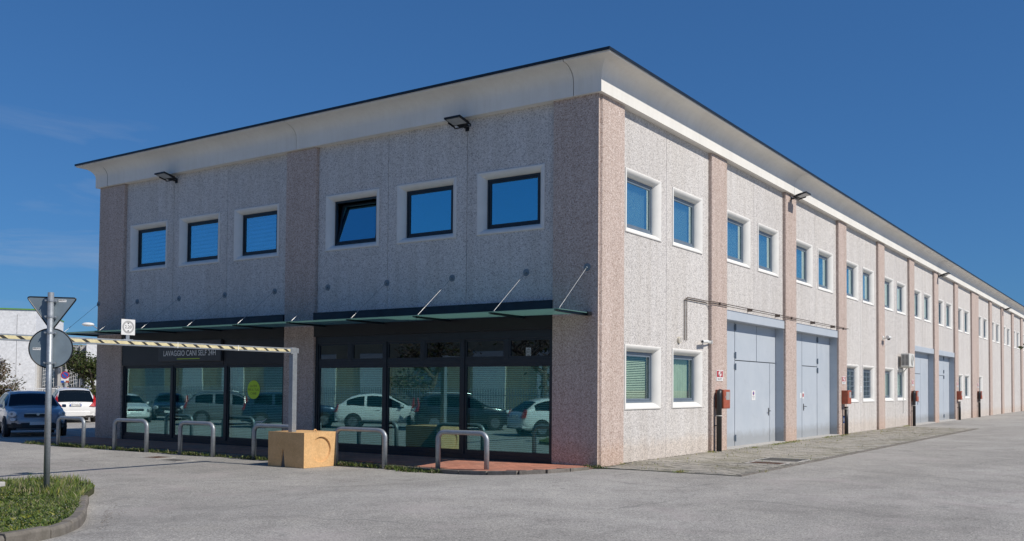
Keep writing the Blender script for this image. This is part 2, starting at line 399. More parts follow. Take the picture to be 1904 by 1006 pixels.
# paver apron
apron = struct(obj('paved_apron', MB().box((-.34, -.1, -.1), (3.29, 28.66, .004)), 'paver_bed'))
px_, py_ = .24, .12
pm = MB().box((-px_/2+.006, -py_/2+.006, -.03), (px_/2-.006, py_/2-.006, .0)).mesh('paver', 'paver')
cells = []
for j in range(int(28.6/py_)):
    for i in range(15):
        x = -.0+px_*i+(px_/2 if j % 2 else 0); y = -.03+py_*j
        if x < -.1 or x > 3.2: continue
        if x < .14 and (y % 6) > -1 and not (7.3 < y < 12 or 13.3 < y < 18 or 1.2 < y < 30): continue
        if 2.14 < x < 3.02 and 3.0 < y < 3.65: continue
        if 2.0 < x < 3.1 and 4.0 < y < 5.05: continue
        cells.append((x, y))
cx_, cy_ = 10.27, -17.6
cells.sort(key=lambda c: (c[0]-cx_)**2+(c[1]-cy_)**2)
for k, (x, y) in enumerate(cells[:300]):
    o = link('paver', pm, apron); o.location = (x, y, .012+random.uniform(-.003, .004)); o.rotation_euler = (random.uniform(-.015, .015), random.uniform(-.01, .01), random.uniform(-.02, .02))
far = MB()
for x, y in cells[300:]:
    z = .012+random.uniform(-.003, .004); far.box((x-px_/2+.006, y-py_/2+.006, -.02), (x+px_/2-.006, y+py_/2-.006, z))
stuff(obj('paver', far, 'paver', apron))
ed = MB()
for k in range(29): ed.box((3.235, -.1+k*1.0+.004, -.05), (3.325, -.1+(k+1)*1.0-.004, .014)) if k < 28 else None
stuff(obj('edging', ed, 'kerb_concrete', apron))
thr = MB()
for a, b in ((7.2, 12.13), (13.2, 18.13), (31.2, 36.13), (37.2, 42.13)): thr.box((-.42, a, -.05), (.0, b, .035))
obj('threshold', thr, 'concrete_light', apron)
def manhole(x0, y0, x1, y1, mat, lab, z=.018, group=None):
    r = thing('manhole_cover', lab, 'manhole cover', (x0, y0, 0), group=group)
    w, h = x1-x0, y1-y0
    f = MB(); e = .05
    f.box((-e, -e, -.05), (w+e, 0, z-.002)); f.box((-e, h, -.05), (w+e, h+e, z-.002)); f.box((-e, 0, -.05), (0, h, z-.002)); f.box((w, 0, -.05), (w+e, h, z-.002))
    obj('frame', f, 'concrete_light', r)
    c = MB().box((.004, .004, -.05), (w-.004, h-.004, z-.006))
    k = int(w/.08)
    for i in range(k):
        for j in range(int(h/.08)): c.box((.02+i*.08, .02+j*.08, z-.007), (.06+i*.08, .06+j*.08, z-.003))
    obj('cover', c, mat, r)
    return r
manhole(2.2, 3.05, 2.98, 3.6, 'rust_iron', 'rusty brown rectangular manhole cover in the block paving')
manhole(2.05, 4.05, 3.05, 5.0, 'grey_iron', 'dark grey cover set in the block paving beside the rusty cover')
m_ = manhole(-12.05, -2.9, -11.4, -2.42, 'rust_iron', 'small rusty drain cover in the asphalt left of the yellow block', .004); m_.location.z = -.15
m_ = manhole(-10.95, -3.2, -10.15, -2.75, 'grey_iron', 'pale grey worn drain cover in the asphalt between the rusty cover and the yellow block', .003); m_.location.z = -.15
pl = MB()
def pline(a, b, w, seed):
    a, b = Vector(a+(0,)), Vector(b+(0,)); d = (b-a); Ln = d.length; d.normalize(); nrm = Vector((-d.y, d.x, 0)); t = 0; r = random.Random(seed)
    while t < Ln:
        s = r.uniform(.08, .5)
        if r.random() < .86:
            w2 = w*r.uniform(.6, 1)/2; p, q = a+d*t, a+d*min(Ln, t+s)
            pl.box((0, 0, 0), (0, 0, 0)) if False else pl.add([p-nrm*w2, q-nrm*w2, q+nrm*w2, p+nrm*w2], [(0, 1, 2, 3)])
        t += s*r.uniform(1, 1.15)
pline((.05, 6.2), (3.2, 5.55), .06, 1); pline((.2, 12.6), (3.2, 11.9), .05, 2); pline((.2, 18.7), (3.2, 18.0), .05, 3)
lines = struct(obj('painted_lines', pl, 'line_white')); lines.location.z = .0215

# terracotta walkway with rounded right end
walk_poly = [(-20.4, -1.42), (-11, -1.42), (-5.1, -1.46), (-3.3, -1.68), (-2.2, -1.95), (-1.4, -2.05), (-.75, -1.92), (-.35, -1.55), (-.15, -1.0), (-.06, -.4), (-.03, -.02), (-.03, .15), (-20.4, .15)]
def wtop(x, y):
    e = float(np.interp(x, [-20, -5.1, -3.3, -1.4, -.3], [1.42, 1.46, 1.68, 2.05, 1.5])); f = min(1, max(0, -y/e)); return .012*(1-f)+(Gz(x)+.07)*f
wm = MB(); wn2 = len(walk_poly)
wm.add([(x, y, wtop(x, y)-.006) for x, y in walk_poly]+[(x, y, -.35) for x, y in walk_poly], [(i, (i+1) % wn2, wn2+(i+1) % wn2, wn2+i) for i in range(wn2)])
xs_ = [-20.4+.34*k for k in range(60)]
walk = struct(obj('tiled_walkway', wm, 'terracotta_bed'))
def inside(x, y, poly):
    c = False; j = len(poly)-1
    for i in range(len(poly)):
        xi, yi = poly[i]; xj, yj = poly[j]
        if (yi > y) != (yj > y) and x < (xj-xi)*(y-yi)/(yj-yi)+xi: c = not c
        j = i
    return c
ts = .25; tm = MB().box((-ts/2+.004, -ts/2+.004, -.02), (ts/2-.004, ts/2-.004, 0)).mesh('tile', 'terracotta')
tcells = [(x0, y0) for i in range(84) for j in range(9) for x0, y0 in [(-.05-ts*i, -.13-ts*j)] if all(inside(x0+a, y0+b, walk_poly) for a in (-.10, .10) for b in (-.10, .10)) and not (y0 > .0)]
tcells.sort(key=lambda c: (c[0]-cx_)**2+(c[1]-cy_)**2)
for x, y in tcells[:300]:
    o = link('tile', tm, walk); o.location = (x, y, wtop(x, y)+.006+random.uniform(-.001, .001)); o.rotation_euler = (math.atan((wtop(x, y+.1)-wtop(x, y-.1))/.2), -math.atan((wtop(x+.1, y)-wtop(x-.1, y))/.2), 0)
ft = MB(); h_ = ts/2-.004
for x, y in tcells[300:]:
    c4 = [(x-h_, y-h_), (x+h_, y-h_), (x+h_, y+h_), (x-h_, y+h_)]; j_ = random.uniform(-.001, .001)+.006
    ft.add([(a, b, wtop(a, b)-.03) for a, b in c4]+[(a, b, wtop(a, b)+j_) for a, b in c4], [(4, 5, 6, 7), (0, 1, 5, 4), (1, 2, 6, 5), (2, 3, 7, 6), (3, 0, 4, 7)])
stuff(obj('tile', ft, 'terracotta', walk))
bedm = MB(); bx = [-20.4+.25*k for k in range(82)]
for xa, xb in zip(bx[:-1], bx[1:]):
    ya, yb = [-float(np.interp(q, [-20, -5.1, -3.3, -2.2, -1.4, -.75, -.35, -.15], [1.42, 1.46, 1.68, 1.95, 2.05, 1.92, 1.55, 1.0])) for q in (xa, xb)]
    bedm.add([(xa, .15, .006), (xa, ya+.01, wtop(xa, ya)-.004), (xb, yb+.01, wtop(xb, yb)-.004), (xb, .15, .006)], [(0, 1, 2, 3)])
obj('mortar_bed', bedm, 'terracotta_bed', walk)
# kerb along the walkway
kb = MB(); kp = walk_poly[:10]
for a, b in zip(kp[:-1], kp[1:]):
    a, b = Vector(a+(0,)), Vector(b+(0,)); d = b-a; n = max(1, round(d.length/1.0)); nr = Vector((d.y, -d.x, 0)).normalized()*.09
    for k in range(n):
        p, q = a+d*k/n, a+d*(k+1)/n; e = d.normalized()*.004
        c4 = [p+e, q-e, q-e+nr, p+e+nr]; m_ = MB().add([(c.x, c.y, -.3) for c in c4]+[(c.x, c.y, wtop(c.x, c.y)+.008) for c in c4], [(3, 2, 1, 0), (4, 5, 6, 7), (0, 1, 5, 4), (1, 2, 6, 5), (2, 3, 7, 6), (3, 0, 4, 7)])
        obj('kerb_stone', m_, 'kerb_concrete', walk, bevel=.008)

# ------------------------------------------------------------------ main building
B = thing('industrial_building', 'long two storey precast building with exposed aggregate walls, white curved cornice and pink pilasters', 'building')
ZC, WX = 8.193, 19.02
XM = [(-19.02, -17.65), (-10.04, -8.86), (-1.2, 0)]
PY = [(6.13+6*i, 7.20+6*i) for i in range(7)]+[(48.13, 50.76)]+[(55.69+6*i, 56.76+6*i) for i in range(9)]
YEND = PY[-1][1]
# pilasters
for i, (a, b) in enumerate(XM):
    if i == 2:
        poly = [(-1.2, 0), (-.02, 0), (-.02, .05), (-.055, .05), (-.055, .10), (0, .135), (0, 1.143), (-.5, 1.143), (-.5, .5), (-1.2, .5)]
        obj('pilaster', MB().prism([(x, y, -.3) for x, y in poly], (0, 0, ZC+.3)), 'pilaster_aggregate', B)
    elif i == 0:
        obj('pilaster', MB().box((a, 0, -.3), (b, 1.1, ZC)), 'pilaster_aggregate', B, bevel=.03)
    else: obj('pilaster', MB().box((a, 0, -.3), (b, .5, ZC)), 'pilaster_aggregate', B, bevel=.03)
pmesh = MB().box((-.45, 0, -.1), (0, 1.07, ZC)).mesh('pilaster', 'pilaster_aggregate')
for a, b in PY:
    if b-a > 2:
        obj('pilaster', MB().box((-.45, a, -.1), (0, (a+b)/2-.006, ZC)), 'pilaster_aggregate', B, bevel=.03); obj('pilaster', MB().box((-.45, (a+b)/2+.006, -.1), (0, b, ZC)), 'pilaster_aggregate', B, bevel=.03)
    else:
        obj('pilaster', MB().box((-.45, a, -.1), (0, b, ZC)), 'pilaster_aggregate', B, bevel=.03)

def wall_panel(face, u0, u1, z0, z1, holes=()):
    """precast panel, outer face at n=-.11, 14 cm thick, with rectangular holes"""
    g_ = .006; u0 += g_; u1 -= g_
    us = sorted({u0, u1, *[h[0] for h in holes], *[h[1] for h in holes]}); zs = sorted({z0, z1, *[h[2] for h in holes], *[h[3] for h in holes]})
    m = MB()
    def solid(i, j):
        if not (0 <= i < len(us)-1 and 0 <= j < len(zs)-1): return False
        uc, zc = (us[i]+us[i+1])/2, (zs[j]+zs[j+1])/2
        return not any(h[0] < uc < h[1] and h[2] < zc < h[3] for h in holes)
    n0, n1 = -.11, -.25
    for i in range(len(us)-1):
        for j in range(len(zs)-1):
            if not solid(i, j): continue
            a, b, c, d = us[i], us[i+1], zs[j], zs[j+1]
            m.add([P(face, a, n0, c), P(face, b, n0, c), P(face, b, n0, d), P(face, a, n0, d)], [(0, 1, 2, 3)])
            m.add([P(face, a, n1, c), P(face, b, n1, c), P(face, b, n1, d), P(face, a, n1, d)], [(3, 2, 1, 0)])
            if not solid(i-1, j): m.add([P(face, a, n0, c), P(face, a, n1, c), P(face, a, n1, d), P(face, a, n0, d)], [(0, 1, 2, 3)])
            if not solid(i+1, j): m.add([P(face, b, n0, c), P(face, b, n1, c), P(face, b, n1, d), P(face, b, n0, d)], [(0, 1, 2, 3)])
            if not solid(i, j-1): m.add([P(face, a, n0, c), P(face, b, n0, c), P(face, b, n1, c), P(face, a, n1, c)], [(0, 1, 2, 3)])
            if not solid(i, j+1): m.add([P(face, a, n0, d), P(face, b, n0, d), P(face, b, n1, d), P(face, a, n1, d)], [(0, 1, 2, 3)])
    me = m.mesh('wall_panel', 'wall_aggregate')
    bm = bmesh.new(); bm.from_mesh(me); bmesh.ops.remove_doubles(bm, verts=bm.verts, dist=1e-5); bmesh.ops.recalc_face_normals(bm, faces=bm.faces); bm.to_mesh(me); bm.free()
    return link('wall_panel', me, B)

INS_U, INS_Z = .205, .158
def window(face, u0, u1, z0, z1, fm='frame_dark', gm='glass_blue', blind=None, tilt=False, bars=False):
    prof = [(0, -.115), (.0, -.098), (.02, -.090), (.10, -.088), (.24, -.092), (.42, -.106), (.60, -.130), (.77, -.163), (.90, -.205), (.98, -.25), (1, -.30), (1, -.36)]
    rings = []
    for f, n in prof:
        a, b, c, d = u0+INS_U*f, u1-INS_U*f, z0+INS_Z*f, z1-INS_Z*f
        rings.append([P(face, a, n, c), P(face, b, n, c), P(face, b, n, d), P(face, a, n, d)])
    m = MB()
    # four sides kept as separate smooth strips so that the mitres stay crisp
    for k in range(4):
        k2 = (k+1) % 4; m.loft([[r[k], r[k2]] for r in rings])
    W = obj('window', m, 'white_concrete', B, smooth=True)
    a, b, c, d = u0+INS_U, u1-INS_U, z0+INS_Z, z1-INS_Z
    f = MB(); t = .05; n0, n1 = -.245, -.315
    for (p, q, r, s) in ((a, b, c, c+t), (a, b, d-t, d), (a, a+t, c+t, d-t), (b-t, b, c+t, d-t)): fbox(f, face, p, q, n0, n1, r, s)
    obj('frame', f, fm, W, bevel=.004)
    a, b, c, d = a+t+.004, b-t-.004, c+t+.004, d-t-.004
    s_ = MB(); t = .045; n0, n1 = -.262, -.305
    for (p, q, r, s) in ((a, b, c, c+t), (a, b, d-t, d), (a, a+t, c+t, d-t), (b-t, b, c+t, d-t)): fbox(s_, face, p, q, n0, n1, r, s)
    gl = MB(); fbox(gl, face, a+t-.01, b-t+.01, -.283, -.287, c+t-.01, d-t+.01)
    so = obj('sash', s_, fm, W); go = obj('pane', gl, gm, W)
    if tilt:
        piv = Vector(P(face, 0, -.3, c)); rot = Matrix.Translation(piv) @ Matrix.Rotation(R_(-11) if face == 'L' else R_(-11), 4, 'X' if face == 'L' else 'Y') @ Matrix.Translation(-piv)
        so.data.transform(rot); go.data.transform(rot)
    if blind:
        bl = MB(); mat = {'slats': 'blind_side', 'slats_pale': 'blind_pale', 'curtain': 'curtain', 'pale': 'blind_pale', 'wide': 'blind_pale'}[blind]
        if blind in ('slats', 'slats_pale', 'wide'):
            st = .042 if blind != 'wide' else .115; z = c+.04; e = st*.43
            while z < d-.03:
                A = [P(face, a+.05, -.36, z-e*.6), P(face, b-.05, -.36, z-e*.6), P(face, b-.05, -.36-.02, z+e*.75), P(face, a+.05, -.36-.02, z+e*.75)]
                bl.add(A, [(0, 1, 2, 3)]); z += st
        else:
            n = 26; bl.loft([[P(face, a+.02+(b-a-.04)*k/n, -.40+.014*math.sin(k*1.9), zz) for k in range(n+1)] for zz in (c, d)])
        o = obj('blind', bl, mat, W); 
        if blind != 'curtain': stuff(o)
    if bars:
        br = MB()
        for k in range(9): u = a+.06+(b-a-.12)*k/8; br.tube([P(face, u, -.20, c-.03), P(face, u, -.20, d+.03)], .011, 6)
        for k in range(6): z = c+.05+(d-c-.1)*k/5; fbox(br, face, a-.04, b+.04, -.192, -.205, z-.012, z+.012)
        obj('security_bars', br, 'frame_grey', W)
    return W
UZ0, UZ1, LZ0, LZ1 = 5.342, 6.844, 1.217, 2.737
def hole(u0, u1, z0, z1): e = .02; return (u0+e, u1-e, z0+e, z1-e)

# left facade: upper walls with three windows per bay
LW = [(-17.43, -15.50), (-14.91, -12.98), (-12.34, -10.41), (-8.57, -6.62), (-6.01, -4.07), (-3.445, -1.497)]
def bay_left(x0, x1, wins, kinds):
    w = (x1-x0)/3
    for k in range(3):
        a, b = x0+w*k, x0+w*(k+1); u0, u1 = wins[k]
        cuts_a = x0 if k == 0 else (wins[k-1][1]+u0)/2; cuts_b = x1 if k == 2 else (u1+wins[k+1][0])/2
        wall_panel('L', cuts_a, cuts_b, 3.66, ZC, [hole(u0, u1, UZ0, UZ1)])
        window('L', u0, u1, UZ0, UZ1, **kinds[k])
bay_left(-17.65, -10.04, LW[:3], [dict(blind='wide', gm='glass_blinds')]*3)
bay_left(-8.86, -1.2, LW[3:], [dict(tilt=True), dict(), dict()])

# right facade
bays = [(1.143, 6.13, 1.364)]+[(PY[i][1], PY[i+1][0], (PY[i][0]+(1.556 if i == 7 else 0))+1.234) for i in range(len(PY)-1)]
GATES = (1, 2, 5, 6)
for i, (a, b, w0) in enumerate(bays):
    wins = [(w0, w0+1.85), (w0+2.495, w0+4.335)]; mid = w0+2.17
    low = i in (0, 3, 4, 7) or i == 8
    for k, (u0, u1) in enumerate(wins):
        p, q = (a, mid) if k == 0 else (mid, b)
        hs = [hole(u0, u1, UZ0, UZ1)]
        if low and not (i == 8 and k == 1): hs.append(hole(u0, u1, LZ0, LZ1))
        wall_panel('R', p, q, 3.97 if i in GATES else -.1, ZC, hs)
        if i <= 10: window('R', u0, u1, UZ0, UZ1, 'frame_grey', 'glass_side', blind='pale')
        else: window('R', u0, u1, UZ0, UZ1, 'frame_grey', 'glass_side')
        if low and not (i == 8 and k == 1):
            if i == 0: window('R', u0, u1, LZ0, LZ1, 'frame_grey', 'glass_low', blind='slats' if k == 0 else 'curtain')
            else: window('R', u0, u1, LZ0, LZ1, 'frame_grey', 'glass_low', blind=None if i == 3 else 'pale', bars=(i == 3))

# cornice, swept round the corner in segments
def cprof():
    p = [(-.11, 0), (.095, 0), (.095, .30)]
    for k in range(1, 9):
        t = math.pi/2*k/8; p.append((.095+.395*(1-math.cos(t)), .30+.345*math.sin(t)))
    p += [(.505, .650), (.53, .662), (.53, .698), (.3, .700), (-.11, .700)]
    return [(o, ZC+z) for o, z in p]
CP = cprof(); GAP = .009
def cornice(kind, a=None, b=None):
    if kind == 'L': rings = [[(a+GAP, -o, z) for o, z in CP], [(b-GAP, -o, z) for o, z in CP]]
    elif kind == 'R': rings = [[(o, a+GAP, z) for o, z in CP], [(o, b-GAP, z) for o, z in CP]]
    elif kind == 'corner': rings = [[(a+GAP, -o, z) for o, z in CP], [(o, -o, z) for o, z in CP], [(o, b-GAP, z) for o, z in CP]]
    elif kind == 'west': rings = [[(-WX-o, b, z) for o, z in CP], [(-WX-o, -o, z) for o, z in CP], [(a-GAP, -o, z) for o, z in CP]]
    m = MB().loft(rings, close=True, cap=(kind in 'LR'))
    o = obj('cornice', m, 'cornice_white', B, smooth=True)
    sh = o.modifiers.new('split', 'EDGE_SPLIT'); sh.split_angle = R_(28)
cornice('west', -18.45, 40); cornice('L', -18.45, -9.55); cornice('L', -9.55, -.62); cornice('corner', -.62, 12.7)
js = [12.7, 24.7, 36.7, 49.4, 62.2, 74.2, 86.2, 98.2, YEND+.2]
for a, b in zip(js[:-1], js[1:]): cornice('R', a, b)
bk = MB().box((-18.9, .02, ZC+.05), (-.3, .09, ZC+.69)).box((-.09, .1, ZC+.05), (-.02, YEND, ZC+.69)); obj('cornice_backing', bk, 'frame_dark', B)
rf = MB().prism([(-WX-.545, -.545, ZC+.703), (.545, -.545, ZC+.703), (.545, YEND+.3, ZC+.703), (-WX-.545, YEND+.3, ZC+.703)], (0, 0, .049))
rf.box((-WX-.555, -.558, ZC+.690), (.558, -.546, ZC+.754)); rf.box((.546, -.5455, ZC+.690), (.558, YEND+.3, ZC+.754))
obj('roof', rf, 'roof_edge', B)
core = MB(); core.box((-18.4, 1.6, -.1), (-1.6, YEND, 8.6)); obj('inner_wall', core, 'interior', B)
obj('inner_floor', MB().box((-18.5, .2, 3.7), (-.55, 1.6, 3.9)).box((-18.5, .2, -.08), (-.55, 1.6, .0)).box((-1.6, 1.6, 3.72), (-.5, YEND, 3.9)), 'interior', B)
obj('end_wall', MB().box((-WX, 1.1, -.3), (-18.6, YEND, ZC)).box((-18.6, YEND-.3, -.3), (-.26, YEND, ZC)), 'wall_aggregate', B)

# gates
def gate(a, b, panels, vhinge, hinges, handle, handle_side=1):
    G = obj('gate', MB().box((-.44, a, -.0), (-.40, b, 3.74)), 'frame_dark', B)
    j = MB().box((-.39, b-.001, 0), (-.112, b+.06, 3.70)).box((-.39, a-.06, 0), (-.112, a+.001, 3.70))
    # painted reveals and lintel
    jr = MB(); jr.add([(-.40, b-.004, 0), (-.10, b-.004, 0), (-.10, b-.004, 3.70), (-.40, b-.004, 3.70)], [(0, 1, 2, 3)])
    obj('jamb', MB().box((-.395, b-.012, .0), (-.085, b-.002, 3.70)), 'gate_paint', G); obj('jamb', MB().box((-.395, a+.002, .0), (-.085, a+.012, 3.70)), 'gate_paint', G)
    obj('lintel', MB().box((-.42, a+.002, 3.70), (-.055, b-.002, 3.968)), 'gate_paint', G, bevel=.006)
    for (y0, y1, z0, z1) in panels:
        y0_, y1_ = max(y0, a+.014), min(y1, b-.014)
        obj('leaf', MB().box((-.398, y0_+.008, z0+.01), (-.36, y1_-.008, z1-.006)), 'gate_paint', G, bevel=.006)
    for z in hinges:
        h = MB(); h.tube([(-.335, vhinge, z-.10), (-.335, vhinge, z+.10)], .028, 8); h.box((-.36, vhinge-.07, z-.07), (-.35, vhinge+.07, z+.07))
        obj('hinge', h, 'frame_grey', G)
    if handle:
        y, z = handle; h = MB(); h.box((-.362, y-.03, z-.12), (-.35, y+.03, z+.12)); h.tube([(-.35, y, z+.03), (-.29, y, z+.03)], .012, 6); h.tube([(-.295, y, z+.03), (-.295, y+.15*handle_side, z+.02)], .013, 6)
        obj('handle', h, 'black_plastic', G)
    return G
G1 = gate(7.20, 12.13, [(7.2, 8.63, 0, 3.71), (8.65, 10.41, 2.575, 3.71), (10.43, 12.13, 2.575, 3.71), (8.65, 11.585, 0, 2.565), (11.60, 12.13, 0, 2.565)], 8.64, (3.55, 2.72, 2.38, .27), (11.48, 1.0), -1)
G2 = gate(13.20, 18.13, [(13.2, 14.82, 0, 3.71), (14.84, 16.54, 0, 2.55), (14.84, 16.54, 2.56, 3.71), (16.57, 18.13, 0, 3.71)], 16.555, (3.55, 2.76, 2.42), (14.98, 1.1), 1)
G3 = gate(31.20, 36.13, [(31.2, 32.5, 0, 3.71), (32.52, 34.14, 0, 2.58), (32.52, 34.14, 2.59, 3.71), (34.16, 36.13, 0, 3.71)], 32.51, (3.55, 2.4), (33.45, 1.1), 1)
G4 = gate(37.20, 42.13, [(37.2, 38.5, 0, 3.71), (38.52, 40.37, 0, 2.58), (38.52, 40.37, 2.59, 3.71), (40.39, 42.13, 0, 3.71)], 40.38, (3.6, 2.82, 2.5, .25), None)

# shopfronts on the left facade
YG = .13       # glass plane (y)
def shop_frame(x0, x1, edges, uppers, ztop, blind, mats):
    S = MB()
    n = -YG
    S.box((x0, .08, 0.0), (x1, .19, .13))                       # bottom rail
    S.box((x0, .082, ztop), (x1, .188, 3.66))                   # head
    for i, x in enumerate(edges):
        w = .055 if 0 < i < len(edges)-1 else .045
        S.box((x-w, .075, .13), (x+w, .195, ztop))
    S2 = obj('shopfront', S, 'frame_dark', B, bevel=.004)
    for i in range(len(edges)-1):
        a, b = edges[i]+.055, edges[i+1]-.055
        if i == 0: a = edges[0]+.045
        if i == len(edges)-2: b = edges[-1]-.045
        top = 2.26 if uppers else ztop
        sash = MB(); t = .05
        for (p, q, r, s) in ((a, b, .13, .13+t+.05), (a, b, top-t, top), (a, a+t, .13+t+.05, top-t), (b-t, b, .13+t+.05, top-t)): sash.box((p+.001, .10, r+.001), (q-.001, .165, s-.001))
        obj('sash', sash, 'frame_dark', S2, bevel=.003)
        obj('pane', MB().box((a+t-.01, .128, .22), (b-t+.01, .136, top-t+.01)), 'glass_shop', S2)
        if uppers:
            mid = (a+b)/2
            tr = MB().box((a, .095, top), (b, .175, 2.40)); tr.box((mid-.055, .095, 2.40), (mid+.055, .175, ztop)); obj('transom', tr, 'frame_dark', S2, bevel=.004)
            for p, q in ((a, mid-.055), (mid+.055, b)):
                f = MB()
                for (c0, c1, r, s) in ((p, q, 2.40, 2.45), (p, q, ztop-.05, ztop), (p, p+.05, 2.45, ztop-.05), (q-.05, q, 2.45, ztop-.05)): f.box((c0+.001, .105, r+.001), (c1-.001, .16, s-.001))
                obj('vent_sash', f, 'frame_dark', S2)
                obj('pane', MB().box((p+.04, .128, 2.44), (q-.04, .136, ztop-.04)), 'glass_dark', S2)
        bl = MB(); z = .25
        if blind:
            while z < top-.06:
                bl.add([(a+.04, .25, z-.012), (b-.04, .25, z-.012), (b-.04, .268, z+.020), (a+.04, .268, z+.020)], [(0, 1, 2, 3)]); z += .046
            for k in range(4):
                x = a+.2+(b-a-.4)*k/3; bl.box((x-.004, .243, .25), (x+.004, .249, top-.05))
            stuff(obj('blind', bl, blind, S2))
    return S2
S_R = shop_frame(-8.86, -1.2, [-8.815, -6.34, -3.82, -1.245], True, 2.86, 'blind', None)
S_L = shop_frame(-17.65, -10.04, [-17.605, -15.11, -12.58, -10.085], False, 2.30, 'blind', None)
obj('fascia', MB().box((-17.64, .03, 2.34), (-12.63, .074, 3.30)).box((-12.61, .03, 2.34), (-10.05, .074, 3.30)), 'fascia_black', S_L)
for p, q in ((-17.645, -10.045), (-8.855, -1.205)):
    obj('flashing', MB().box((p, -.03, 3.42), (q, .10, 3.68)).box((p, -.042, 3.672), (q, .102, 3.69)), 'flashing', B)
    obj('soffit_beam', MB().box((p, .0, 3.05), (q, .078, 3.415)), 'fascia_black', B)
# scratched marks on one pane
sc = MB(); r = random.Random(3)
for k in range(9):
    x, z = -11.05+r.uniform(-.35, .25), .66+r.uniform(-.12, .1); a = r.uniform(-.5, .9); l = r.uniform(.06, .16)
    sc.obox((x, .1265, z), ((math.cos(a), 0, math.sin(a)), (0, 1, 0), (-math.sin(a), 0, math.cos(a))), (l, .0008, .006))
obj('scratch_marks', sc, 'letter_white', S_L)

# glass canopy with steel arms and rods
RX = [-.295, -2.0, -4.19, -6.33, -8.46, -10.56, -12.72, -14.87, -17.0, -18.95]
CAN = obj('canopy', MB().box((-19.2, -1.30, 3.352), (-.2, -.045, 3.366)), 'glass_canopy', B)
cuts = [-20.9]+RX[::-1][1:]
for i, x in enumerate(RX):
    arm = MB(); arm.prism([(x-.04, -.045 if False else -.001, 3.30), (x-.04, -1.12, 3.315), (x-.04, -1.27, 3.33), (x-.04, -1.27, 3.35), (x-.04, -.001, 3.35)], (.08, 0, 0))
    arm.box((x-.06, -1.25, 3.367), (x+.06, -.02, 3.378))
    obj('arm', arm, 'flashing', CAN)
    w = -.0 if i in (0, 4, 5, 9) and (x > -1.2 or -10.04 < x < -8.86 or x < -17.65) else .11
    pl_ = MB().tube([(x, w, 4.37), (x, w-.012, 4.37)], .085, 20); pl_.tube([(x, w-.012, 4.37), (x, w-.05, 4.35)], .022, 8)
    for k in range(4): aa = R_(45+90*k); pl_.tube([(x+.06*math.cos(aa), w-.012, 4.37+.06*math.sin(aa)), (x+.06*math.cos(aa), w-.022, 4.37+.06*math.sin(aa))], .009, 6)
    obj('anchor_plate', pl_, 'sign_back', CAN)
    p0, p1 = Vector((x, w-.04, 4.352)), Vector((x, -1.13, 3.39))
    rd = MB().tube([p0, p1], .0050, 6); d = (p1-p0).normalized()
    rd.tube([p1-d*.30, p1-d*.17], .0075, 6); rd.tube([p1-d*.15, p1-d*.02], .007, 6); rd.box((x-.012, -1.15, 3.376), (x+.012, -1.11, 3.40))
    obj('rod', rd, 'rod_steel', CAN)
obj('end_cap', MB().box((-.205, -.16, 3.30), (-.17, -.012, 3.38)), 'black_metal', CAN)

# sign board and sticker
sb = thing('shop_sign', 'dark grey sign board reading LAVAGGIO CANI SELF 24H above the left shop windows', 'sign', (-14.12, .0, 2.45))
obj('board', MB().box((-1.5, -.045, 0), (1.46, .026, .62)), 'sign_board', sb, bevel=.004)
mm = Matrix.Translation((0, -.048, .235)) @ Matrix.Rotation(R_(90), 4, 'X')
text_obj('lettering', 'LAVAGGIO CANI SELF 24H', .235, 'letter_white', sb, Matrix.Translation((.0, 0, 0)) @ mm, .001, sx=.90)
obj('underline', MB().box((-.58, -.047, .062), (.50, -.0455, .082)), 'lime', sb)
stk = thing('round_sticker', 'round lime green sticker on the shop window near the middle pilaster', 'sticker', (-11.4, .125, 1.615))
sd = MB(); sd.tube([(0, .0, 0), (0, -.003, 0)], .265, 36); obj('disc', sd, 'lime', stk)
for k, s in enumerate(('LA SPA', 'PER IL TUO', 'CANE')):
    text_obj('lettering', s, .095, 'lime_dark', stk, Matrix.Translation((0, -.0045, .10-.105*k)) @ Matrix.Rotation(R_(90), 4, 'X'), .0005)

# ------------------------------------------------------------------ floodlights
def floodlight(lab, cat='floodlight'):
    t = thing('floodlight', lab, cat, group='floodlights under the cornice')
    # local: wall plane at y=0, outwards -y
    obj('wall_bracket', MB().box((-.05, -.02, -.09), (.05, 0, .05)).tube([(0, -.02, -.02), (0, -.13, -.02), (0, -.17, .0)], .028, 8), 'black_metal', t)
    ax = Matrix.Rotation(R_(14), 3, 'X')  # tilt up outwards is negative
    X, Y, Z = Vector((1, 0, 0)), Vector((0, -math.cos(R_(12)), math.sin(R_(12)))), Vector((0, math.sin(R_(12)), math.cos(R_(12))))
    c = Vector((0, -.42, .07))
    hd = MB().obox(c, (X, Y, Z), (.24, .19, .022)); 
    for k in range(7): hd.obox(c+X*(-.18+.06*k)+Z*.03, (X, Y, Z), (.006, .13, .012))
    hd.obox(c-Y*.235, (X, Y, Z), (.13, .06, .035))
    obj('housing', hd, 'black_metal', t, bevel=.005)
    obj('lens', MB().obox(c-Z*.0235, (X, Y, Z), (.20, .15, .003)), 'lens', t)
    yk = MB()
    for sgn in (-1, 1): yk.obox(c+X*sgn*.247-Y*.12-Z*.03, (X, Y, Z), (.006, .13, .02))
    yk.obox(c-Y*.25-Z*.06, (X, Y, Z), (.25, .02, .006)); obj('yoke', yk, 'black_metal', t)
    return t
f0 = floodlight('black floodlight high on the left facade above the middle of the right-hand window trio'); f0.location = (-3.76, .11, 8.0)
dup(f0, (-15.1, .11, 8.03), 0, 'black floodlight above the leftmost window trio of the left facade')
dup(f0, (0, 12.62, 8.07), R_(90), 'black floodlight on the third pilaster of the sunlit facade, nearest on that side')
